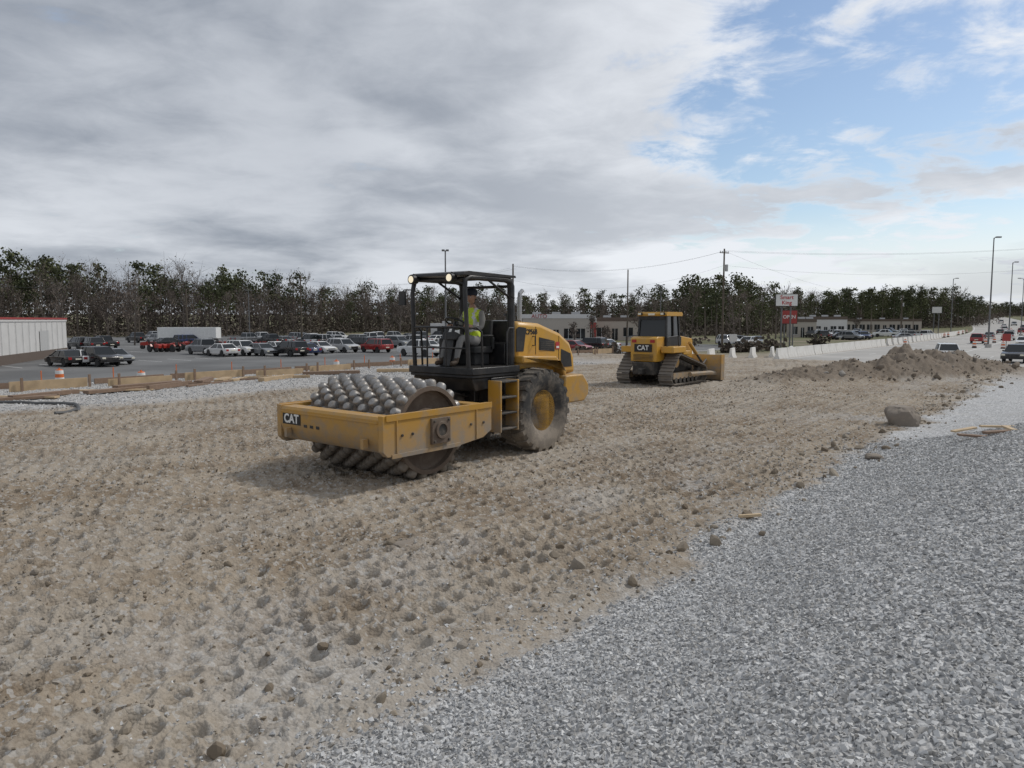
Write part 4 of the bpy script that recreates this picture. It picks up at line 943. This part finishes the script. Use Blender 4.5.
def pine(x,y,h,crown=.5):
    z0=zb(x,y)-.2; sp=h*.17*rnd.uniform(.8,1.4)
    tr0.append((x,y,z0));tr1.append((x+rnd.uniform(-.5,.5),y,z0+h*.96));trr0.append(.22);trr1.append(.06)
    nc=int(17+crown*16)
    for k in range(nc):
        f=rnd.random()**.85; zz=z0+h*(1-crown*(1-f)); rad=sp*(1-f)**.45*rnd.uniform(.2,1.05)+.2; t=rnd.uniform(0,6.28); c_=np.array([x+rad*math.cos(t),y+rad*math.sin(t),zz]); cs=h*.065*(1.25-f*.6)
        m=20; pineC.append(c_+rng.normal(size=(m,3))*np.array([cs,cs,cs*.5])); pineS.append(rng.uniform(.18,.46,m)*h/17)
        if rnd.random()<.4: tr0.append((x,y,zz-.5));tr1.append(tuple(c_));trr0.append(.06);trr1.append(.03)
def bare(x,y,h,tw=130):
    z0=zb(x,y)-.2; top=np.array([x+rnd.uniform(-.8,.8),y,z0+h*.9]); base=np.array([x,y,z0]); b0.append(base);b1.append(top);br0.append(.17);br1.append(.05)
    ends=[]
    for k in range(15):
        f=rnd.uniform(.25,.95); p=base+(top-base)*f; t=rnd.uniform(0,6.28); L=h*.26*(1.15-f*.6); q=p+np.array([math.cos(t)*L*.6,math.sin(t)*L*.6,L*rnd.uniform(.6,1.0)]); b0.append(p);b1.append(q);br0.append(.06);br1.append(.03); ends.append(q)
        for j_ in range(8):
            g_=rnd.uniform(.3,1); p2=p+(q-p)*g_; d=rng.normal(size=3)*h*.05; d[2]=abs(d[2])+h*.04; b0.append(p2);b1.append(p2+d);br0.append(.035);br1.append(.015)
    if tw:
        E=np.array(ends)[rng.integers(0,15,tw)]; twC.append(E+rng.normal(size=(tw,3))*h*np.array([.055,.055,.05])); twS.append(rng.uniform(.08,.24,tw))
def shrub(x,y,s,n=40,zs=1.0):
    z0=zb(x,y); c_=np.array([x,y,z0+s*.5*zs]); shC.append(c_+rng.normal(size=(n,3))*np.array([s*.6,s*.6,s*.33*zs])); shS.append(rng.uniform(.15,.42,n))
def fill(x,y,h):
    z0=zb(x,y); n=110; P=np.stack([x+rng.normal(size=n)*3.2,y+rng.normal(size=n)*1.5,z0+rng.uniform(0,1,n)**1.2*h],-1); shC.append(P); shS.append(rng.uniform(.25,.6,n))
px=-250.0
while px<1280:
    Y0=dist(px); top=2.5+(320-ytop(px))/740*Y0
    clump=mn.noise(Vector((px*.014,3.3,0)))*1.4
    ht=1+.10*mn.noise(Vector((px*.03,9.1,0)))
    for row in range(5):
        Y=Y0+row*8+rnd.uniform(-4,4); x=(px+rnd.uniform(-7,7)-512)/740*Y; g0=zb(x,Y); h=(top-g0)*Y/Y0*ht*(rnd.uniform(.62,.97) if rnd.random()<.82 else rnd.uniform(.97,1.08))
        if px<330: 
            if row<2: bare(x,Y,h*rnd.uniform(.7,1.0)) if rnd.random()<.82-.3*clump else pine(x,Y,h*.85,.5)
            else: pine(x,Y,h,rnd.uniform(.35,.55)) if rnd.random()<.45+.6*clump else bare(x,Y,h*1.0)
        elif px<650:
            if row<2: bare(x,Y,h*rnd.uniform(.65,1.0)) if rnd.random()<.75 else pine(x,Y,h*rnd.uniform(.5,.9),.6)
            else: pine(x,Y,h,rnd.uniform(.45,.7)) if rnd.random()<.38+.6*clump else bare(x,Y,h)
        else: pine(x,Y,h,rnd.uniform(.55,.85)) if rnd.random()<.62+.6*clump else bare(x,Y,h*.98)
        shrub(x+rnd.uniform(-3,3),Y-2,rnd.uniform(2,5),50)
    for q in range(3): Yf=Y0+26+q*8; fill((px+rnd.uniform(-5,5)-512)/740*Yf,Yf,(top-zb((px-512)/740*Yf,Yf))*.72*ht)
    if rnd.random()<.5: shrub((px-512)/740*(Y0-7),Y0-7,rnd.uniform(1.5,3.0),60)
    px+=1750/Y0
for (px,Y,h,kind) in ((400,150,10,'b'),(415,160,11,'b'),(385,140,8,'b'),(640,120,7,'b'),(595,125,5,'b'),(735,118,8,'b'),(748,125,9,'b'),(716,130,9,'p'),(690,140,10,'b'),(705,150,11,'p'),(740,140,10,'p'),(760,150,10,'p'),(775,160,10,'p'),(845,215,9,'p'),(870,220,9,'p'),(855,205,8,'b'),(575,118,4,'b'),(606,112,3.6,'b'),(800,200,9,'p'),(900,230,10,'p'),(912,235,10,'p'),(670,150,9,'b'),(655,150,9,'b'),(680,155,9,'b'),(640,150,8,'b'),(530,150,8,'p'),(545,160,8,'b'),(500,150,9,'b'),(480,150,9,'b'),(60,120,11,'b'),(110,125,11,'b'),(135,120,10,'b')):
    (bare if kind=='b' else pine)(atk(px,Y),Y,h)
for (px,Y,s) in ((610,84,1.2),(770,100,1.3),(580,84,1.0),(820,120,1.2),(742,95,1.0),(755,97,1.1),(640,96,1.0),(728,93,.9),(672,120,2.2),(690,118,1.8),(655,118,1.6)): shrub(atk(px,Y),Y,s,160)
def build(name,C,S,mat,sticksdata=None,mat2=None):
    V=np.zeros((0,3));F=np.zeros((0,4),int)
    if len(C): C=np.concatenate(C);S=np.concatenate(S);V=quads(C,S);F=np.arange(len(V)).reshape(-1,4)
    nq=len(F)
    if sticksdata: V2,F2=sticks(*[np.array(q,float) for q in sticksdata]); F=np.concatenate([F,F2+len(V)]);V=np.concatenate([V,V2])
    o=npmesh(name,V,F,[mat,mat2 or mat]); mi=np.zeros(len(F),np.int32); mi[nq:]=1; o.data.polygons.foreach_set('material_index',mi); return o
build('pine_treeline',pineC,pineS,PINE,(tr0,tr1,trr0,trr1),BARE)
build('bare_treeline',twC,twS,TWG,(b0,b1,br0,br1),BARE)
build('shrubs',shC,shS,SHR)
print('trees',time.time()-T0)
# ------------------------------------------------------------------ world
W=bpy.data.worlds.new('World'); scene.world=W; W.use_nodes=True; nt=W.node_tree; nt.nodes.clear()
az=math.atan2(.80,.35); el=math.radians(48)
out=nt.nodes.new('ShaderNodeOutputWorld'); sky=nt.nodes.new('ShaderNodeTexSky'); sky.sky_type='NISHITA'; sky.sun_disc=False; sky.sun_elevation=el; sky.sun_rotation=az; sky.dust_density=.6
bg=nt.nodes.new('ShaderNodeBackground'); bg.inputs[1].default_value=.115; nt.links.new(sky.outputs[0],bg.inputs[0])
tc=nt.nodes.new('ShaderNodeTexCoord'); D=tc.outputs['Generated']; sx=nt.nodes.new('ShaderNodeSeparateXYZ'); nt.links.new(D,sx.inputs[0])
zc=math_(nt,'ADD',math_(nt,'MAXIMUM',sx.outputs[2],0.0),.14); cb=nt.nodes.new('ShaderNodeCombineXYZ')
nt.links.new(math_(nt,'DIVIDE',sx.outputs[0],zc),cb.inputs[0]); nt.links.new(math_(nt,'DIVIDE',sx.outputs[1],zc),cb.inputs[1])
def wn(sc,det,ro,dist_,off):
    mp=nt.nodes.new('ShaderNodeMapping'); mp.inputs['Location'].default_value=off; nt.links.new(cb.outputs[0],mp.inputs[0])
    n=nt.nodes.new('ShaderNodeTexNoise'); n.inputs['Scale'].default_value=sc; n.inputs['Detail'].default_value=det; n.inputs['Roughness'].default_value=ro; n.inputs['Distortion'].default_value=dist_; nt.links.new(mp.outputs[0],n.inputs['Vector']); return n.outputs[0]
def dotdir(px,py):
    v=Vector(((px-512)/740,1,(320-py)/740)).normalized(); n=nt.nodes.new('ShaderNodeVectorMath'); n.operation='DOT_PRODUCT'; nt.links.new(D,n.inputs[0]); n.inputs[1].default_value=v; return n.outputs['Value']
n1=wn(1.15,9,.6,.35,(3.1,1.7,0)); n2=wn(.75,7,.5,.3,(8.3,4.2,0)); n3=wn(3.6,8,.62,.4,(1.1,9.2,0))
c8=lambda d: math.cos(math.radians(d))
gap=math_(nt,'ADD',maprange(nt,dotdir(950,50),c8(26),c8(8)),math_(nt,'MULTIPLY',maprange(nt,dotdir(780,110),c8(9),c8(2)),.25),clamp=True)
thr=math_(nt,'ADD',math_(nt,'MULTIPLY',gap,.180),.28)
dens=maprange(nt,math_(nt,'SUBTRACT',math_(nt,'ADD',math_(nt,'MULTIPLY',n1,.55),math_(nt,'MULTIPLY',n3,.45)),thr),0.0,.13)
dens=math_(nt,'MULTIPLY',math_(nt,'MAXIMUM',dens,maprange(nt,sx.outputs[2],.15,.03,0.0,.90)),.97)
br=maprange(nt,dotdir(760,150),c8(34),c8(4),0.0,.42)
dk=maprange(nt,dotdir(420,-80),c8(34),c8(8),0.0,.20)
hz=maprange(nt,sx.outputs[2],.16,0.0,0.0,.14)
sh=math_(nt,'ADD',math_(nt,'MULTIPLY',maprange(nt,math_(nt,'ADD',math_(nt,'MULTIPLY',n2,.8),math_(nt,'MULTIPLY',n3,.2)),.36,.66),.62),.10)
edge=math_(nt,'MULTIPLY',maprange(nt,dens,1.0,.3),.25)
f=math_(nt,'ADD',math_(nt,'ADD',sh,br),math_(nt,'ADD',hz,edge)); f=math_(nt,'SUBTRACT',f,dk,clamp=True)
cc=mix(nt,f,(.255,.288,.345),(.84,.87,.92))
bg2=nt.nodes.new('ShaderNodeBackground'); bg2.inputs[1].default_value=1.0; nt.links.new(cc,bg2.inputs[0])
mx=nt.nodes.new('ShaderNodeMixShader'); nt.links.new(dens,mx.inputs[0]); nt.links.new(bg.outputs[0],mx.inputs[1]); nt.links.new(bg2.outputs[0],mx.inputs[2]); nt.links.new(mx.outputs[0],out.inputs[0])
sl=bpy.data.lights.new('sun','SUN'); sl.energy=2.0; sl.angle=math.radians(8.0); sl.color=(1,.96,.905); so=bpy.data.objects.new('sun',sl); COL.objects.link(so)
sd=Vector((math.sin(az)*math.cos(el),math.cos(az)*math.cos(el),math.sin(el))); so.rotation_euler=sd.to_track_quat('Z','Y').to_euler()
cam=bpy.data.cameras.new('camera'); cam.lens=26; cam.sensor_width=36; cam.clip_end=20000; cam.clip_start=.05
co=bpy.data.objects.new('camera',cam); COL.objects.link(co); co.location=(0,0,2.5); co.rotation_euler=(math.radians(90-4.94),0,0); scene.camera=co
scene.view_settings.view_transform='Standard'; scene.view_settings.look='None'; scene.view_settings.exposure=0
print('done',time.time()-T0)
